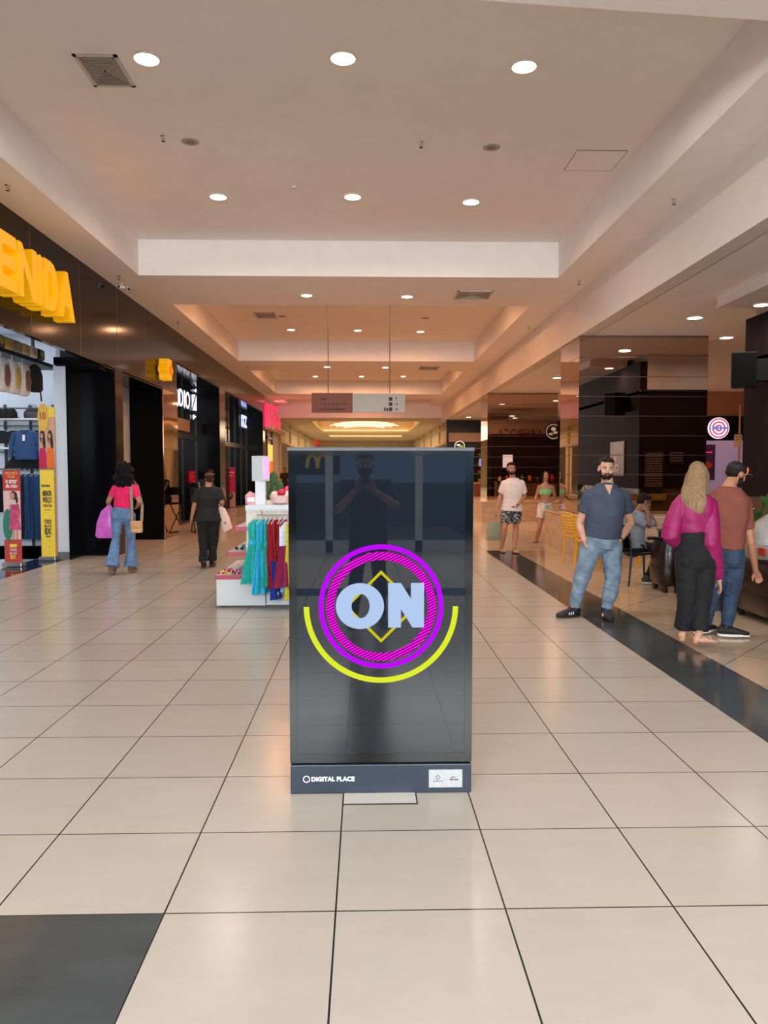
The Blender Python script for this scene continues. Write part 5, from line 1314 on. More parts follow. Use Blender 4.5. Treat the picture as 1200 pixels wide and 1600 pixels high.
    if beard:
        def bd(q):
            q.ell((0, -.040, -.078), (.052, .052, .036)); q.ell((0, -.086, -.078), (.030, .017, .026)); q.ell((0, -.097, -.044), (.026, .007, .006))
            for sx in (-1, 1): q.ell((sx*.056, -.022, -.048), (.014, .030, .045)); q.ell((sx*.024, -.092, -.056), (.008, .008, .018))
        headpart('beard', bd, HM, .005 if vox < .0095 else .007, .004, 90)
    if hair == 'short':
        def hr(q):
            q.ell((0, .033, .052), (.082, .093, .082), n=20, k=12); q.ell((0, .050, .0), (.074, .066, .070)); q.ell((0, -.052, .096), (.060, .036, .028))
        headpart('hair', hr, HM, .007, .008, 45)
    if hair == 'fade':
        def hr(q):
            q.ell((0, .022, .052), (.079, .092, .074), n=20, k=12); q.ell((0, .048, .01), (.073, .064, .062)); q.ell((0, -.045, .095), (.055, .036, .022))
        headpart('hair', hr, HM, .007, .006, 60)
    if hair == 'long':
        def hr(q):
            q.ell((0, .022, .045), (.084, .098, .084), n=20, k=12)
            q.loft([(0, .055, .06), (0, .080, -.05), (0, .105, -.15), (0, .135, -.27), (0, .135, -.36), (0, .130, -.41)], [(.078, .06), (.096, .062), (.112, .056), (.122, .050), (.108, .040), (.070, .022)], n=20)
            for sx in (-1, 1):
                q.loft([(sx*.055, -.02, .08), (sx*.080, 0, .0), (sx*.092, .03, -.1), (sx*.098, .055, -.24), (sx*.088, .07, -.37)], [(.02, .035), (.026, .045), (.03, .05), (.026, .04), (.014, .02)], n=12)
        headpart('hair', hr, HM, .008, .009, 18)
    if hair == 'tucked':
        def hr(q):
            q.ell((0, .026, .048), (.080, .092, .080), n=20, k=12)
            q.loft([(0, .055, .05), (0, .075, -.05), (0, .08, -.16), (0, .07, -.26)], [(.072, .05), (.075, .045), (.075, .035), (.05, .02)], n=16)
            for sx in (-1, 1): q.loft([(sx*.05, -.03, .08), (sx*.074, .0, .0), (sx*.075, .02, -.12), (sx*.065, .03, -.24)], [(.016, .03), (.018, .03), (.022, .03), (.012, .015)], n=10)
        headpart('hair', hr, HM, .008, .010, 30)
    if hair == 'curly':
        def hr(q):
            q.ell((0, .03, .035), (.138, .130, .125), n=20, k=12); q.ell((0, .06, -.08), (.165, .115, .11)); q.ell((0, .06, -.17), (.145, .095, .08))
        headpart('hair', hr, HM, .009, .05, 30)
    if hair == 'bun':
        def hr(q):
            q.ell((0, .024, .045), (.083, .098, .084), n=20, k=12); q.ell((0, .06, -.015), (.076, .055, .06)); q.ell((0, .105, .035), (.04, .035, .04))
        headpart('hair', hr, HM, .008, .010, 40)
    # --- clothes
    if shirt:
        m = MB(); off = shirt.get('off', .012)
        if shirt.get('crop'):
            pp = [lerp(Cc, U, -.42), Cc, lerp(Cc, U, .55)]; m.loft(pp, [(rad[4][0]*.93+off, rad[4][1]*.92+off), (rad[4][0]+off, rad[4][1]+off*1.6), (rad[5][0]+off*.6, rad[5][1]+off)], right=r, n=24)
            m2 = m
        else:
            hem = shirt.get('hem', 0.0)           # metres the shirt reaches below the pelvis joint
            lo = P-axis*hem if hem >= 0 else P-axis*hem
            pp = [lo]+[p for i, p in enumerate(path[2:7])]; hr_ = rad[1]
            rr = [(hr_[0]+off+shirt.get('flare', .004), hr_[1]+off+.006)]+[(a+off, b+off) for a, b in rad[2:7]]
            if hem < 0: pp = [lo]+path[3:7]; rr = [(rad[2][0]+off+.008, rad[2][1]+off+.006)]+[(a+off, b+off) for a, b in rad[3:7]]
            m.loft(pp, rr, right=r, n=26, power=.88)
            m.loft([U, S, lerp(S, N, .6)-f*.006], [(rad[5][0]*.92, rad[5][1]*.9), (rad[6][0]+off, rad[6][1]+off), (rad[7][0]*1.25+off*1.0, rad[7][1]*1.2+off*1.0)], right=r, n=20)
            if shirt.get('sleeve', .7) > 0:
                for k in 'ab': arm(m, k, off, shirt.get('sleeve', .7), puff=shirt.get('puff', 0), full=shirt.get('full', 1.0))
        sh = meshobj('shirt' if not shirt.get('name') else shirt['name'], remesh(m, vox, 3, shirt.get('wr', .012), 7, ridge=shirt.get('ridge', .006)), shirt['mat'], t)
        if shirt.get('collar'):
            from mathutils.bvhtree import BVHTree
            bt = BVHTree.FromPolygons([v.co.copy() for v in sh.data.vertices], [list(p.vertices) for p in sh.data.polygons])
            def front(x, z, o):
                p0 = lerp(S, N, .3)+r*x; p0.z = z
                hit = bt.ray_cast(p0+f*.6, -f)[0]
                return (hit if hit is not None else p0+f*.07)+f*o
            zt = lerp(S, N, .55).z
            def sheet(fn, o, nu=6, nv=8, th=.006):
                q = MB(); k = 0
                for side in (0, 1):
                    for i in range(nv+1):
                        for j in range(nu+1): x, z = fn(j/nu, i/nv); q.v.append(tuple(front(x, z, o-side*th)))
                n1 = (nv+1)*(nu+1); W1 = nu+1
                for i in range(nv):
                    for j in range(nu):
                        a_ = i*W1+j; q.f.append((a_, a_+1, a_+W1+1, a_+W1)); q.f.append((n1+a_, n1+a_+W1, n1+a_+W1+1, n1+a_+1))
                rim = [j for j in range(W1)]+[i*W1+nu for i in range(1, nv+1)]+[nv*W1+j for j in range(nu-1, -1, -1)]+[i*W1 for i in range(nv-1, 0, -1)]
                for i in range(len(rim)): a_, b_ = rim[i], rim[(i+1) % len(rim)]; q.f.append((a_, n1+a_, n1+b_, b_))
                return q
            sheet(lambda u_, v_: ((u_-.5)*.082*(1-v_)+.002, zt-.105*v_), .003).obj('open_neck', skin, sh, smooth=True)
            for sx in (-1, 1):
                sheet(lambda u_, v_: (sx*(.018+.030*(1-v_)+u_*(.034*(1-v_*.6))), zt+.004-.072*v_-.012*u_), .010).obj('collar', shirt.get('collar_mat', shirt['mat']), sh, smooth=True)
            sheet(lambda u_, v_: (.002+(u_-.5)*.028, zt-.100-.075*v_), .004).obj('placket', shirt['mat'], sh, smooth=True)
    if trousers:
        m = MB(); off = trousers.get('off', .010); wz = trousers.get('rise', .07)
        up = lerp(P, Cc, wz/(Cc-P).length)
        wr_ = lerp(V((rad[1][0], rad[1][1], 0)), V((rad[2][0], rad[2][1], 0)), min(1, wz/.15)*.8)
        m.loft([low, P-axis*.03*s, up], [(rad[0][0]*.98+off, rad[0][1]*1.0+off), (rad[1][0]+off, rad[1][1]+off), (wr_.x+off*.8, wr_.y+off*.8)], right=r, n=24)
        m.ell(low-axis*.0, (rad[0][0]*.9+off, rad[0][0]*.62+off, .07*s))
        for k in 'ab':
            if trousers.get('glute', .0): m.ell(J['h'+k]-f*.045*s+V((0, 0, .0)), (.075*s+off, .07*s+off, .085*s))
            leg(m, k, off, trousers.get('len', 1.93), trousers.get('prof'))
        tr = meshobj(trousers.get('name', 'trousers'), remesh(m, vox, 3, trousers.get('wr', .012), 11, ridge=trousers.get('ridge', .007)), trousers['mat'], t)
        if trousers.get('pockets'):
            q = MB()
            for sx in (-1, 1):
                c_ = P-f*(rad[1][1]+off+.004)+r*sx*.072*s-V((0, 0, .02)); q.loft([c_+V((0, 0, .055)), c_-V((0, 0, .035)), c_-V((0, 0, .055))], [(.052, .005), (.05, .005), (.012, .004)], right=r, n=8, power=.5)
            q.obj('back_pocket', trousers.get('pocket_mat', trousers['mat']), tr, smooth=True)
    if shoes:
        for k in 'ab':
            fd = V(J['toe'+k]) if 'toe'+k in J else f; fd = fd.normalized(); an = J['f'+k]; sdv = V((0, 0, 1)).cross(fd).normalized()
            b0 = V((an.x, an.y, an.z-.072*s)); S_ = s*(1.03 if torso == 'm' else .92)
            upv = sdv.cross(fd); upv = -upv if upv.z < 0 else upv
            def fp(a, z): return b0+fd*a*S_+upv*z*S_
            kind = shoes.get('kind', 'sneaker')
            if kind == 'sneaker':
                q = MB().loft([fp(-.075, .045), fp(-.055, .050), fp(.0, .055), fp(.07, .043), (fp(.14, .032)), fp(.185, .026), fp(.20, .022)], [(.026*S_, .028*S_), (.038*S_, .042*S_), (.042*S_, .048*S_), (.045*S_, .034*S_), (.047*S_, .024*S_), (.036*S_, .018*S_), (.014*S_, .010*S_)], right=sdv, n=18, power=.85)
                q.loft([fp(-.01, .06), fp(-.012, .105)], [(.042*S_, .050*S_), (.040*S_, .046*S_)], right=fd, n=16)
                so = q.obj('shoe', shoes['mat'], t, smooth=True)
                q = MB(); n_ = 28; k0 = len(q.v)
                for z in (.0, .020):
                    for i in range(n_):
                        th = 2*PI*i/n_; a = .062+.142*math.cos(th); wd = (.046-.006*math.cos(th))*math.copysign(abs(math.sin(th))**.75, math.sin(th)); q.v.append(tuple(fp(a, z)+sdv*wd*S_))
                q.f += [tuple(range(n_-1, -1, -1)), tuple(range(n_, 2*n_))]+[(i, (i+1) % n_, (i+1) % n_+n_, i+n_) for i in range(n_)]
                q.obj('sole', shoes.get('sole', shoes['mat']), so, smooth=True)
                if shoes.get('stripes'):
                    q = MB()
                    for sx in (-1, 1):
                        for j in range(3): a = .02+.024*j; q.loft([fp(a, .075-.006*j)+sdv*sx*.028*S_, fp(a+.012, .045)+sdv*sx*.046*S_, fp(a+.018, .025)+sdv*sx*.047*S_], [(.006, .003)]*3, right=fd, n=6)
                    q.obj('side_stripes', shoes['stripes'], so, smooth=True)
                if shoes.get('laces'):
                    q = MB()
                    for j in range(4): a = .045+.02*j; q.tube([fp(a, .084-.010*j)-sdv*.022*S_, fp(a, .092-.010*j), fp(a, .084-.010*j)+sdv*.022*S_], .004, 6)
                    q.obj('laces', shoes['laces'], so, smooth=True)
            elif kind == 'sandal':
                q = MB().loft([fp(-.07, .006), fp(.05, .006), fp(.15, .006), fp(.2, .006)], [(.030*S_, .007), (.038*S_, .007), (.045*S_, .007), (.02*S_, .006)], right=sdv, n=14)
                so = q.obj('sandal', shoes['mat'], t, smooth=True)
                q = MB().tube([fp(.12, .012)-sdv*.045*S_, fp(.10, .055), fp(.12, .012)+sdv*.045*S_], .007, 8); q.obj('strap', shoes.get('strap', shoes['mat']), so, smooth=True)
            elif kind == 'heel':
                h = .055
                q = MB().loft([fp(-.065, .055+.0), fp(-.01, .05), fp(.06, .022), fp(.14, .008), fp(.20, .007)], [(.028*S_, .007), (.032*S_, .007), (.036*S_, .007), (.042*S_, .007), (.02*S_, .006)], right=sdv, n=14)
                so = q.obj('sandal', shoes['mat'], t, smooth=True)
                MB().loft([fp(-.04, .0), fp(-.04, .052)], [(.028*S_, .026*S_), (.032*S_, .034*S_)], right=sdv, n=12, power=.6).obj('block_heel', shoes.get('heel', shoes['mat']), so, smooth=True)
                q = MB().tube([fp(.13, .012)-sdv*.042*S_, fp(.11, .055), fp(.13, .012)+sdv*.042*S_], .006, 8).tube([fp(-.03, .06)-sdv*.03*S_, fp(-.055, .105), fp(-.03, .06)+sdv*.03*S_], .005, 8).tube([fp(-.03, .07)-sdv*.034*S_, fp(.03, .095), fp(-.02, .07)+sdv*.034*S_], .005, 8)
                q.obj('strap', shoes.get('strap', shoes['mat']), so, smooth=True)
    if extras: extras(t, J, s, f, r, headpart)
    return t

SK_L = mat('skin_fair', (206, 156, 132), .5, scale=14, var=.06); SK_M = mat('skin_tan', (176, 122, 94), .5, scale=14, var=.06); SK_D = mat('skin_brown', (126, 82, 60), .5, scale=14, var=.06)
def cloth(n, rgb, var=.07, bump=.6, scale=9): return mat(n, rgb, .85, scale=scale, var=var, bump=bump, detail=5)
J_LT = mat('jeans_light', (112, 132, 148), .85, scale=9, var=.38, bump=.7, detail=6); J_MD = mat('jeans_mid', (42, 60, 84), .85, scale=9, var=.45, bump=.7, detail=6); J_WASH = mat('jeans_washed', (98, 128, 166), .85, scale=9, var=.35, bump=.6, detail=6)
M_SOLEW = mat('sole_white', (220, 216, 212), .6); M_SOLEB = mat('sole_black', (18, 18, 20), .6)
STRAIGHT = [(-.08, .088), (.15, .088), (.5, .078), (.85, .064), (1, .062), (1.4, .058), (1.93, .056), (2, .056)]

def px_local(px, py, Y, org):
    p = atY(px, py, Y); return V((p.x-org[0], Y-org[1], p.z))

# 1 man in the polo shirt, hands in pockets
o_ = (2.42, 8.05)
def L1(px, py, dy=0): return px_local(px, py, 8.05+dy, o_)
J = pose(1.74, -8, P=L1(940, 842), C=L1(945, 795), N=L1(949, 753), H=L1(947, 733, -.03),
         sa=L1(921, 776), ea=L1(905, 818, .06), wa=L1(913, 846, -.07), sb=L1(974, 776), eb=L1(986, 818, .08), wb=L1(966, 848, -.08),
         ha=L1(924, 852), ka=L1(908, 905, -.05), fa=L1(896, 951, -.02), hb=L1(956, 852), kb=L1(957, 905, -.08), fb=L1(947, 954, -.12),
         toea=(-.93, -.36, 0), toeb=(-.08, -1, 0))
J['fa'].z = .082; J['fb'].z = .082
POLO = cloth('polo_slate', (62, 72, 90))
def ex1(t, J, s, f, r, hp_):
    w = lerp(J['eb'], J['wb'], .86); d = (J['wb']-J['eb']).normalized()
    b = MB().loft([w-d*.011, w+d*.011], [.034, .034], right=f, n=18).obj('watch', mat('watch_strap', (60, 46, 34), .4), t, smooth=True)
    MB().ell(w-V((0, .033, 0)), (.018, .008, .018)).obj('watch_face', mat('watch_gold', (150, 120, 70), .3, metal=.7), b, smooth=True)
person('bearded man in slate polo and light jeans with hands in pockets', o_, -8, 1.74, J, SK_L, girth=(1.12, 1.28), belly=.03, limb=1.1, head=(-6, 3, -4), hair='short', hair_rgb=(36, 26, 24), beard=True,
       shirt=dict(mat=POLO, sleeve=.58, hem=-.02, off=.016, collar=True, full=1.1, flare=.010), trousers=dict(mat=J_LT, rise=.05, off=.014, pleat=1, prof=[(-.08, .090), (.15, .090), (.5, .080), (.85, .066), (1, .060), (1.4, .056), (1.8, .044), (2, .040)]),
       shoes=dict(mat=mat('sneaker_black', (24, 24, 30), .6), sole=M_SOLEB, stripes=mat('stripe_white', (210, 206, 200), .6), laces=mat('lace_blue', (60, 60, 130), .6)), vox=.0075, extras=ex1,
       hands={'a': dict(d=(.30, .42, -1), n=(1, .3, 0), t=(0, -1, 0)), 'b': dict(d=(-.35, .42, -.9), n=(-1, .3, 0), t=(0, -1, .2))})

# 2 blonde woman in the magenta blouse, from behind
o_ = (2.84, 6.66)
def L2(px, py, dy=0): return px_local(px, py, 6.66+dy, o_)
J = pose(1.67, 172, P=L2(1086, 868), C=L2(1083, 800), N=L2(1083, 765, .02), H=L2(1090, 742, .05),
         sa=L2(1060, 790), ea=L2(1046, 835, -.03), wa=L2(1066, 858, .16), sb=L2(1107, 789), eb=L2(1110, 848, -.08), wb=L2(1124, 908, .04),
         ha=L2(1072, 875), ka=L2(1074, 938), fa=L2(1066, 1002, .05), hb=L2(1101, 875), kb=L2(1095, 940), fb=L2(1092, 1010, -.08),
         toea=(.45, .9, 0), toeb=(.92, .1, 0))
J['fa'].z = .12; J['fb'].z = .12
BLOU = mat('magenta_satin', (146, 16, 88), .6, scale=9, var=.14, bump=.35, detail=4)
def hair_long(t, J, s, f, r, hp_): pass
WIDE = [(-.08, .090), (.15, .094), (.5, .088), (.85, .080), (1, .078), (1.4, .074), (1.88, .072), (2, .072)]
person('blonde woman in magenta blouse and black trousers, seen from behind', o_, 172, 1.67, J, SK_L, torso='f', girth=(1.04, 1.1), head=(150, 6, 4), hair='long', hair_rgb=(142, 116, 86),
       shirt=dict(mat=BLOU, sleeve=1.93, hem=-.21, off=.016, puff=.028, name='blouse', wr=.02), trousers=dict(mat=cloth('black_crepe', (16, 16, 19), .15), rise=.25, off=.010, prof=WIDE, len=1.90, glute=1, wr=.006, ridge=.004),
       shoes=dict(kind='heel', mat=mat('sandal_blush', (206, 160, 136), .5), heel=mat('heel_cork', (196, 144, 104), .6)), vox=.0075,
       hands={'b': dict(d=(.25, .25, -1), n=(-1, 0, 0), t=(.2, 1, 0)), 'a': dict(d=(.6, .6, -.2))})

# 3 man with the cap
o_ = (3.30, 7.05)
def L3(px, py, dy=0): return px_local(px, py, 7.05+dy, o_)
J = pose(1.69, 152, P=L3(1131, 868), C=L3(1134, 806), N=L3(1140, 757, .04), H=L3(1150, 742, .07),
         sa=L3(1110, 784), ea=L3(1100, 835), wa=L3(1112, 870, .2), sb=L3(1163, 785), eb=L3(1173, 848, -.02), wb=L3(1181, 893, .10),
         ha=L3(1118, 878), ka=L3(1113, 930, .05), fa=L3(1100, 988, .12), hb=L3(1146, 878), kb=L3(1142, 935), fb=L3(1135, 993, -.04),
         toea=(.7, .55, 0), toeb=(.9, -.15, 0))
J['fa'].z = .085; J['fb'].z = .085
M_ORG = mat('cap_orange', (240, 110, 60), .6)
def ex3(t, J, s, f, r, hp_):
    def capf(q):
        q.ell((0, .012, .058), (.084, .102, .066), n=22, k=12)
        q.loft([(0, .012, .035), (0, .012, .06)], [(.086, .104), (.085, .103)], n=24)
    c = hp_('cap', capf, mat('cap_black', (20, 20, 24), .7), .006, 0, 1)
    q = MB(); 
    vs = []
    def brimf(q): q.loft([(-.07, -.085, .040), (-.04, -.12, .046), (0, -.135, .048), (.04, -.12, .046), (.07, -.085, .040)], [(.006, .03), (.006, .045), (.006, .05), (.006, .045), (.006, .03)], right=(0, 0, 1), n=12)
    b = hp_('brim', brimf, mat('cap_black', (20, 20, 24), .7)); 
    def orf(q): q.loft([(-.058, -.062, .058), (-.03, -.087, .075), (0, -.094, .083), (.03, -.087, .075), (.058, -.062, .058)], [(.036, .012)]*5, right=(0, 0, 1), n=10)
    o = hp_('front_panel', orf, M_ORG)
person('man in black and orange cap, brown T-shirt and blue jeans facing away', o_, 152, 1.69, J, SK_M, girth=(1.06, 1.08), head=(112, 22, 0), hair='fade', hair_rgb=(34, 26, 22), beard=True,
       shirt=dict(mat=cloth('tee_brown', (126, 68, 56)), sleeve=.66, hem=-.07, off=.016, full=1.05), trousers=dict(mat=J_MD, rise=.09, off=.013, pockets=True, glute=1, prof=[(-.08, .090), (.15, .090), (.5, .078), (.85, .062), (1, .060), (1.4, .056), (1.8, .047), (2, .046)]),
       shoes=dict(mat=mat('sneaker_plain_black', (18, 18, 22), .7), sole=M_SOLEW), vox=.0075, extras=ex3,
       hands={'b': dict(d=(.5, .45, -.7), n=(.2, .2, -1), t=(-1, .2, 0), curl=.75)})

# 4 man in the white T-shirt
o_ = (2.80, 14.5)
def L4(px, py, dy=0): return px_local(px, py, 14.5+dy, o_)
J = pose(1.76, 4, P=L4(800, 790), C=L4(801, 766), N=L4(801, 746), H=L4(799, 733, -.03),
         sa=L4(788, 756), ea=L4(782, 775, .05), wa=L4(776, 796, -.05), sb=L4(814, 756), eb=L4(820, 775, .04), wb=L4(810, 788, -.18),
         ha=L4(793, 796), ka=L4(788, 826, -.12), fa=L4(784, 856, -.05), hb=L4(806, 796), kb=L4(806, 826, .02), fb=L4(804, 858, -.2))
J['fa'].z = .085; J['fb'].z = .085
SHORTP = mat('floral_shorts', (30, 32, 34), .8, scale=34, var=.9); SHORTP.node_tree.nodes['Color Ramp'].color_ramp.elements[1].color = (.32, .34, .34, 1); SHORTP.node_tree.nodes['Color Ramp'].color_ramp.elements[0].position = .5; SHORTP.node_tree.nodes['Color Ramp'].color_ramp.elements[1].position = .56; SHORTP.node_tree.nodes['Color Ramp'].color_ramp.elements[0].color = (.008, .009, .01, 1)
person('bearded man in white T-shirt and floral shorts walking towards the viewer', o_, 4, 1.76, J, SK_M, head=(4, 0, 0), hair='short', hair_rgb=(24, 18, 16), beard=True,
       shirt=dict(mat=cloth('tee_white', (226, 206, 198), .03), sleeve=.75, hem=.10, off=.024, flare=.022), trousers=dict(mat=SHORTP, rise=.0, off=.028, len=.72, name='shorts', wr=.01),
       shoes=dict(kind='sandal', mat=mat('flipflop_dark', (50, 40, 36), .6), strap=mat('flipflop_strap', (200, 190, 180), .5)), vox=.009,
       hands={'a': dict(curl=.7), 'b': dict(d=(-.5, -.6, -.3), n=(0, 0, -1), t=(-.3, -.6, .6), curl=.6)})
bg_ = atY(773, 808, 14.42); w_ = J['wa']
tb_ = thing('tote_bag', 'pale grey-green tote bag carried by the man in the white T-shirt', 'bag', (o_[0]+w_.x-.04, o_[1]+w_.y, w_.z-.12))
MB().loft([(0, 0, -.46), (0, 0, -.44), (0, 0, -.25), (0, 0, -.12)], [(.15, .04), (.17, .05), (.16, .045), (.145, .02)], right=(.95, .3, 0), n=22, power=.6).obj('bag_body', cloth('tote_grey', (150, 148, 126)), tb_, smooth=True)
MB().tube([(-.08, -.02, -.13), (-.06, 0, -.02), (0, 0, .03), (.06, 0, -.02), (.08, .02, -.13)], .006).obj('handle', cloth('tote_strap', (190, 180, 160)), tb_, smooth=True)

# 5 woman in the green top
o_ = (3.83, 16.3)
def L5(px, py, dy=0): return px_local(px, py, 16.3+dy, o_)
J = pose(1.57, -6, P=L5(852, 792), C=L5(852, 769), N=L5(852, 753), H=L5(853, 744, -.03),
         sa=L5(843, 761), ea=L5(838, 776, .04), wa=L5(838, 781, -.22), sb=L5(863, 761), eb=L5(868, 778, .05), wb=L5(856, 784, -.12),
         ha=L5(846, 799), ka=L5(843, 825, -.06), fa=L5(838, 850, .05), hb=L5(859, 799), kb=L5(861, 825, -.1), fb=L5(863, 846, .12))
J['fa'].z = .075; J['fb'].z = .075
J['toea'] = V((-.6, -.8, 0)); J['toeb'] = V((.1, -1, 0))
def ex5(t, J, s, f, r, hp_):
    P = J['P']; 
    MB().loft([P+V((.01, -.125, .04)), P+V((.02, -.16, -.08)), P+V((.03, -.15, -.22))], [(.05, .012), (.06, .02), (.075, .014)], n=12, fold=lambda q, th: .1*math.sin(th*5)).obj('tied_cloth', cloth('cloth_sage', (150, 168, 140)), t, smooth=True)
    q = MB(); C_ = J['C']; N_ = J['N']
    for sx in (-1, 1): q.tube([C_+V((sx*.07, -.10, .07)), lerp(C_, N_, .85)+V((sx*.075, -.01, 0)), C_+V((sx*.07, .09, .06))], .005, 6)
    q.obj('top_straps', cloth('top_green', (130, 190, 120)), t, smooth=True)
person('dark-haired woman in mint green crop top and white shorts walking', o_, -6, 1.57, J, SK_M, torso='f', head=(-2, 0, 0), hair='tucked', hair_rgb=(40, 24, 20),
       shirt=dict(mat=cloth('top_green', (130, 190, 120)), crop=True, off=.012, name='crop_top', wr=.004), trousers=dict(mat=cloth('shorts_white', (220, 200, 190)), rise=.09, off=.022, len=.42, name='shorts', wr=.014),
       shoes=dict(kind='sandal', mat=mat('sandal_brown', (110, 60, 44), .6)), vox=.009, extras=ex5, hands={'a': dict(d=(-.6, -.6, .1), n=(0, 0, 1), curl=.5), 'b': dict(d=(-.6, -.5, -.3), curl=.6)})

# 6 woman in the pink top, from behind
o_ = (-3.62, 11.55)
def L6(px, py, dy=0): return px_local(px, py, 11.55+dy, o_)
J = pose(1.67, 172, P=L6(192, 800), C=L6(193, 772), N=L6(194, 750), H=L6(196, 738, .02),
         sa=L6(180, 764), ea=L6(170, 782, .0), wa=L6(169, 790, .22), sb=L6(209, 764), eb=L6(218, 784, -.02), wb=L6(214, 792, .24),
         ha=L6(184, 806), ka=L6(181, 845, .06), fa=L6(175, 886, -.10), hb=L6(202, 806), kb=L6(205, 846, .10), fb=L6(205, 886, .12),
         toea=(-.1, 1, 0), toeb=(.2, 1, 0))
J['fa'].z = .10; J['fb'].z = .085
FLARE = [(-.08, .084), (.15, .084), (.5, .070), (.85, .056), (1, .056), (1.4, .072), (1.85, .098), (2, .102)]
HOT = cloth('top_hot_pink', (228, 30, 96))
def ex6(t, J, s, f, r, hp_): pass
person('woman with curly black hair in hot pink top and flared jeans, from behind', o_, 172, 1.67, J, SK_M, torso='f', girth=(.98, 1), hair='curly', hair_rgb=(14, 10, 12), head=(176, 4, 0),
       shirt=dict(mat=HOT, sleeve=.62, hem=-.06, off=.012), trousers=dict(mat=J_WASH, rise=.07, off=.008, glute=1, prof=FLARE, len=1.95, pockets=True),
       shoes=dict(mat=mat('shoe_taupe', (110, 90, 80), .6), sole=mat('sole_taupe', (130, 112, 98), .6)), vox=.009, hands={'a': dict(d=(-.1, .5, -.6), curl=.8)})
b_ = thing('plastic_bag', 'violet-pink plastic carrier bag held by the woman in hot pink', 'bag', (atY(165, 800, 11.65).x, 11.68, 1.0))
MB().loft([(0, 0, -.47), (0, 0, -.44), (.01, 0, -.25), (.03, 0, -.08), (.05, 0, .0), (.055, 0, .03)], [(.15, .05), (.175, .07), (.15, .08), (.10, .06), (.04, .03), (.02, .02)], n=32, power=.8, fold=lambda q, th: .07*math.sin(th*5+q*4)).obj('bag_body', mat('bag_violet', (206, 96, 196), .35, scale=8, var=.12, bump=.4), b_, smooth=True)
MB().tube([(.03, 0, 0), (.045, 0, .06), (.07, 0, .0)], .008).obj('handle', mat('bag_violet', (206, 96, 196), .35), b_, smooth=True)
b_ = thing('shoulder_bag', 'small beige shoulder bag hanging at the right hip of the woman in hot pink', 'bag', (atY(214, 817, 11.42).x, 11.40, .72))
MB().rbox(-.085, .085, -.04, .04, -.09, .085, .025, 3).obj('bag_body', mat('bag_beige', (214, 166, 118), .5), b_, smooth=True)
MB().rbox(-.08, .08, -.052, -.03, -.02, .08, .012, 3).obj('flap', mat('bag_flap', (200, 150, 104), .5), b_, smooth=True)
MB().loft([(-.07, 0, .08), (-.075, .03, .3), (-.10, .08, .62), (-.12, .22, .70), (-.08, .34, .6), (.0, .3, .3), (.06, .05, .08)], [(.022, .004)]*7, right=(1, 0, 0), n=8).obj('strap', mat('strap_taupe', (150, 128, 112), .7), b_, smooth=True)

# 7 woman in black, from behind
o_ = (-2.52, 12.2)
def L7(px, py, dy=0): return px_local(px, py, 12.2+dy, o_)
J = pose(1.56, 182, P=L7(325, 804), C=L7(325, 778), N=L7(326, 758), H=L7(327, 748, .02),
         sa=L7(311, 770), ea=L7(304, 788, -.03), wa=L7(299, 812, .04), sb=L7(340, 770), eb=L7(347, 784, -.02), wb=L7(346, 792, .22),
         ha=L7(317, 812), ka=L7(318, 848), fa=L7(318, 880, -.05), hb=L7(334, 812), kb=L7(333, 846, .06), fb=L7(331, 878, .10),
         toea=(-.1, 1, 0), toeb=(.1, 1, 0))
J['fa'].z = .09; J['fb'].z = .085
def ex7(t, J, s, f, r, hp_):
    hp_('head_scarf', lambda q: q.ell((0, .02, .065), (.086, .10, .05), n=20), mat('scarf_brown', (120, 78, 50), .8, scale=30, var=.4), .007)
BT = cloth('black_tee', (20, 20, 22)); 
person('woman in black T-shirt and black trousers walking away with a white bag', o_, 182, 1.56, J, SK_M, torso='f', girth=(1.22, 1.3), limb=1.1, hair='bun', hair_rgb=(60, 38, 26), head=(190, 4, 0),
       shirt=dict(mat=BT, sleeve=.85, hem=.10, off=.026, full=1.1), trousers=dict(mat=cloth('black_cotton', (14, 14, 16)), rise=.03, off=.012, prof=STRAIGHT, glute=1),
       shoes=dict(mat=mat('shoe_black', (20, 18, 18), .5), sole=M_SOLEB), vox=.009, extras=ex7)
b_ = thing('tote_bag', 'white tote bag with small emblem under the arm of the woman in black', 'bag', (atY(350, 806, 12.25).x, 12.25, .92))
MB().loft([(.06, 0, -.33), (.05, 0, -.31), (.02, 0, -.15), (-.03, 0, .0), (-.06, 0, .05)], [(.07, .05), (.085, .06), (.075, .06), (.055, .04), (.03, .02)], n=22, power=.7).obj('bag_body', mat('tote_white', (226, 196, 182), .6), b_, smooth=True)
MB().ell((.03, -.055, -.2), (.03, .006, .035)).obj('emblem', mat('emblem_grey', (120, 116, 110), .6), b_)
MB().tube([(-.06, 0, .0), (-.1, .02, .2), (-.05, .03, .02)], .007).obj('handle', mat('tote_white', (226, 196, 182), .6), b_, smooth=True)

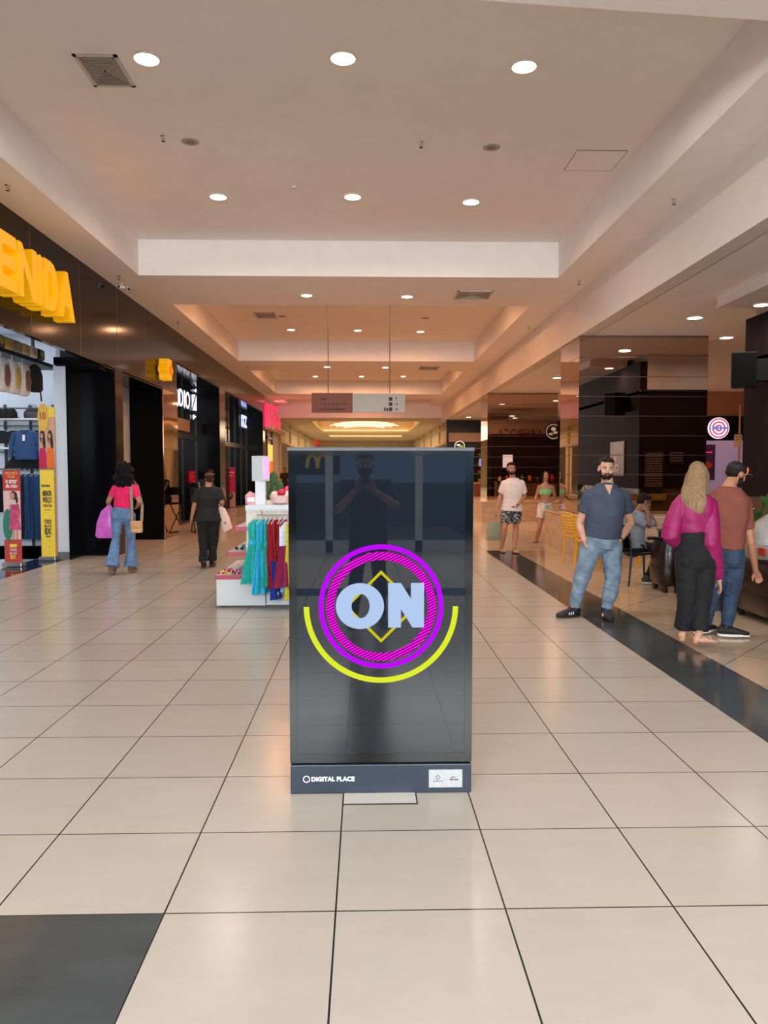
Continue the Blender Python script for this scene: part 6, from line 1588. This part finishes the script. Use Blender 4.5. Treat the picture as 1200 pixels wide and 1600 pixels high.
# 8 seated person by the shiny brown pier
o_ = (-4.0, 19.3)
ch_ = thing('high_folding_chair', 'black high folding chair by the shiny brown pier', 'chair', (-4.05, 19.3, 0), .4)
for sx in (-1, 1):
    MB().tube([(sx*.25, -.28, 0), (sx*.25, .25, .72)], .016).obj('leg', M_BLACK, ch_); MB().tube([(sx*.25, .28, 0), (sx*.25, -.25, .72)], .016).obj('leg', M_BLACK, ch_)
    MB().tube([(sx*.25, -.3, .02), (sx*.25, .3, .02)], .014).obj('foot_bar', M_BLACK, ch_)
MB().rbox(-.27, .27, -.24, .26, .70, .74, .01).obj('seat', M_BLKC, ch_); MB().tube([(-.25, .25, .72), (-.25, .30, 1.1)], .014).tube([(.25, .25, .72), (.25, .30, 1.1)], .014).obj('back_frame', M_BLACK, ch_); MB().box(-.26, .26, .27, .3, .92, 1.12).obj('backrest', M_BLKC, ch_)
J = pose(1.7, 60, P=(0, 0, .84), C=(.04, -.02, 1.14), N=(.10, -.05, 1.32), H=(.15, -.08, 1.45),
         sa=(-.08, -.17, 1.26), ea=(-.02, -.26, 1.0), wa=(.2, -.2, 1.0), sb=(.12, .14, 1.26), eb=(.22, .12, 1.0), wb=(.32, -.04, 1.04),
         ha=(.02, -.1, .82), ka=(.40, -.26, .80), fa=(.42, -.28, .40), hb=(.05, .07, .82), kb=(.46, -.06, .80), fb=(.48, -.06, .38), seat=(0, 0, 0))
J['toea'] = V((.8, -.4, 0)); J['toeb'] = V((.8, -.4, 0))
def ex8(t, J, s, f, r, hp_):
    MB().loft([lerp(J['sa'], J['ea'], 0)+V((-.03, -.06, .0)), lerp(J['sa'], J['ea'], .5)+V((-.02, -.06, 0)), J['ea']+V((0, -.055, .02))], [(.008, .006)]*3, n=8).obj('white_piping', M_SOLEW, t, smooth=True)
    hp_('cap', lambda q: (q.ell((0, .012, .06), (.084, .10, .06), n=20), q.ell((0, -.10, .05), (.06, .05, .008))), mat('cap_black', (20, 20, 24), .7), .008)
person('seated person in black jacket with white stripe by the shiny brown pier', o_, 60, 1.7, J, SK_D, head=(70, 25, 0), hair='fade', hair_rgb=(14, 10, 12), shirt=dict(mat=cloth('jacket_black', (16, 16, 19)), sleeve=1.9, hem=.04, off=.022, name='jacket'),
       trousers=dict(mat=cloth('black_cotton', (14, 14, 16)), rise=.03, off=.012), shoes=dict(mat=mat('shoe_black', (20, 18, 18), .5), sole=M_SOLEB), vox=.0098, extras=ex8)
ph_ = thing('phone', 'phone in the hands of the seated person by the brown pier', 'phone', (o_[0]+.40, o_[1]-.12, 1.07), .6)
MB().rbox(-.04, .04, -.006, .006, -.07, .07, .005).xf(Matrix.Rotation(-.7, 4, 'X')).obj('case', M_BLACK, ph_)
MB().box(-.036, .036, -.008, -.006, -.065, .065).xf(Matrix.Rotation(-.7, 4, 'X')).obj('screen', M_BLACKG, ph_)

# 9 man seated at the small table, hand at his face
o_ = (3.66, 10.35)
def L9(px, py, dy=0): return px_local(px, py, 10.35+dy, o_)
J = pose(1.72, 112, P=L9(991, 855), C=L9(989, 820, .10), N=L9(998, 799, .16), H=L9(1006, 785, .20),
         sa=L9(984, 808, -.05), ea=L9(1013, 822, -.10), wa=L9(1012, 800, .10), sb=L9(1004, 810, .30), eb=L9(1024, 822, .26), wb=L9(1013, 799, .28),
         ha=L9(993, 857, -.05), ka=L9(1032, 858, .02), fa=L9(1012, 905, -.02), hb=L9(996, 857, .12), kb=L9(1036, 856, .22), fb=L9(1036, 896, .2), seat=(0, 0, 0))
J['fa'].z = .085; J['fb'].z = .085
J['toea'] = V((1, .2, 0)); J['toeb'] = V((1, .3, 0))
person('seated man in grey T-shirt with his hands at his face', o_, 112, 1.72, J, SK_D, head=(100, 25, 0), hair='fade', hair_rgb=(18, 12, 12), shirt=dict(mat=cloth('tee_grey', (126, 134, 146)), sleeve=.85, hem=.05, off=.018),
       trousers=dict(mat=cloth('dark_trousers', (20, 22, 30)), rise=.0, off=.014), shoes=dict(mat=mat('shoe_grey', (70, 68, 72), .7), sole=M_SOLEW), vox=.008,
       hands={'a': dict(d=(-.15, .3, .9), n=(-.6, .6, 0), t=(-.9, 0, .2), curl=.5), 'b': dict(d=(-.15, -.3, .9), n=(-.6, -.6, 0), t=(-.9, 0, .2), curl=.5)})

# 10 the photographer, mirrored in the totem's screen
o_ = (0.0, -0.42)
J = pose(1.74, 180, P=(.03, 0, .95), C=(.02, 0, 1.27), N=(0, .02, 1.47), H=(0, .05, 1.61),
         sa=(-.21, .02, 1.40), ea=(-.27, .16, 1.16), wa=(-.085, .33, 1.36), sb=(.21, .02, 1.40), eb=(.31, .16, 1.20), wb=(.085, .33, 1.36),
         ha=(-.06, 0, .92), ka=(-.09, .02, .50), fa=(-.12, .0, .085), hb=(.12, 0, .92), kb=(.14, .02, .50), fb=(.17, .0, .085), toea=(-.15, 1, 0), toeb=(.2, 1, 0))
person('man in dark T-shirt holding up a phone, mirrored in the totem screen', o_, 180, 1.74, J, SK_L, girth=(1.08, 1.12), limb=1.05, head=(180, 4, 0), hair='short', hair_rgb=(30, 24, 22), beard=True,
       shirt=dict(mat=cloth('tee_navy', (34, 40, 54)), sleeve=.8, hem=.05, off=.018), trousers=dict(mat=cloth('trousers_charcoal', (28, 30, 36)), rise=.02, off=.012), shoes=dict(mat=mat('shoe_pale', (120, 116, 118), .7), sole=M_SOLEW), vox=.009,
       hands={'a': dict(d=(.35, .10, .9), n=(.3, 1, 0), t=(1, 0, .3), curl=.55), 'b': dict(d=(-.35, .10, .9), n=(-.3, 1, 0), t=(-1, 0, .3), curl=.55)})
ph_ = thing('phone', 'black phone held up by the photographer mirrored in the screen', 'phone', (0, -.045, EYE-.055))
MB().rbox(-.038, .038, -.008, .004, -.08, .08, .006).obj('case', M_BLACK, ph_)
MB().box(-.034, .034, -.0095, -.008, -.075, .075).obj('screen', mat('phone_screen', (40, 50, 60), .2), ph_)

# 11 distant person past the kiosk
o_ = (atZ(447, 800, 0).x*0-3.95, 38)
J = pose(1.66, 0)
person('distant person in dark clothes standing beyond the kiosk near the far shop', o_, 0, 1.66, J, SK_D, torso='f', hair='bun', hair_rgb=(14, 10, 10), shirt=dict(mat=BT, sleeve=.7, hem=.08, off=.02), trousers=dict(mat=cloth('black_cotton', (14, 14, 16)), rise=.03, off=.012), shoes=dict(mat=mat('shoe_black', (20, 18, 18), .5), sole=M_SOLEB), vox=.012)
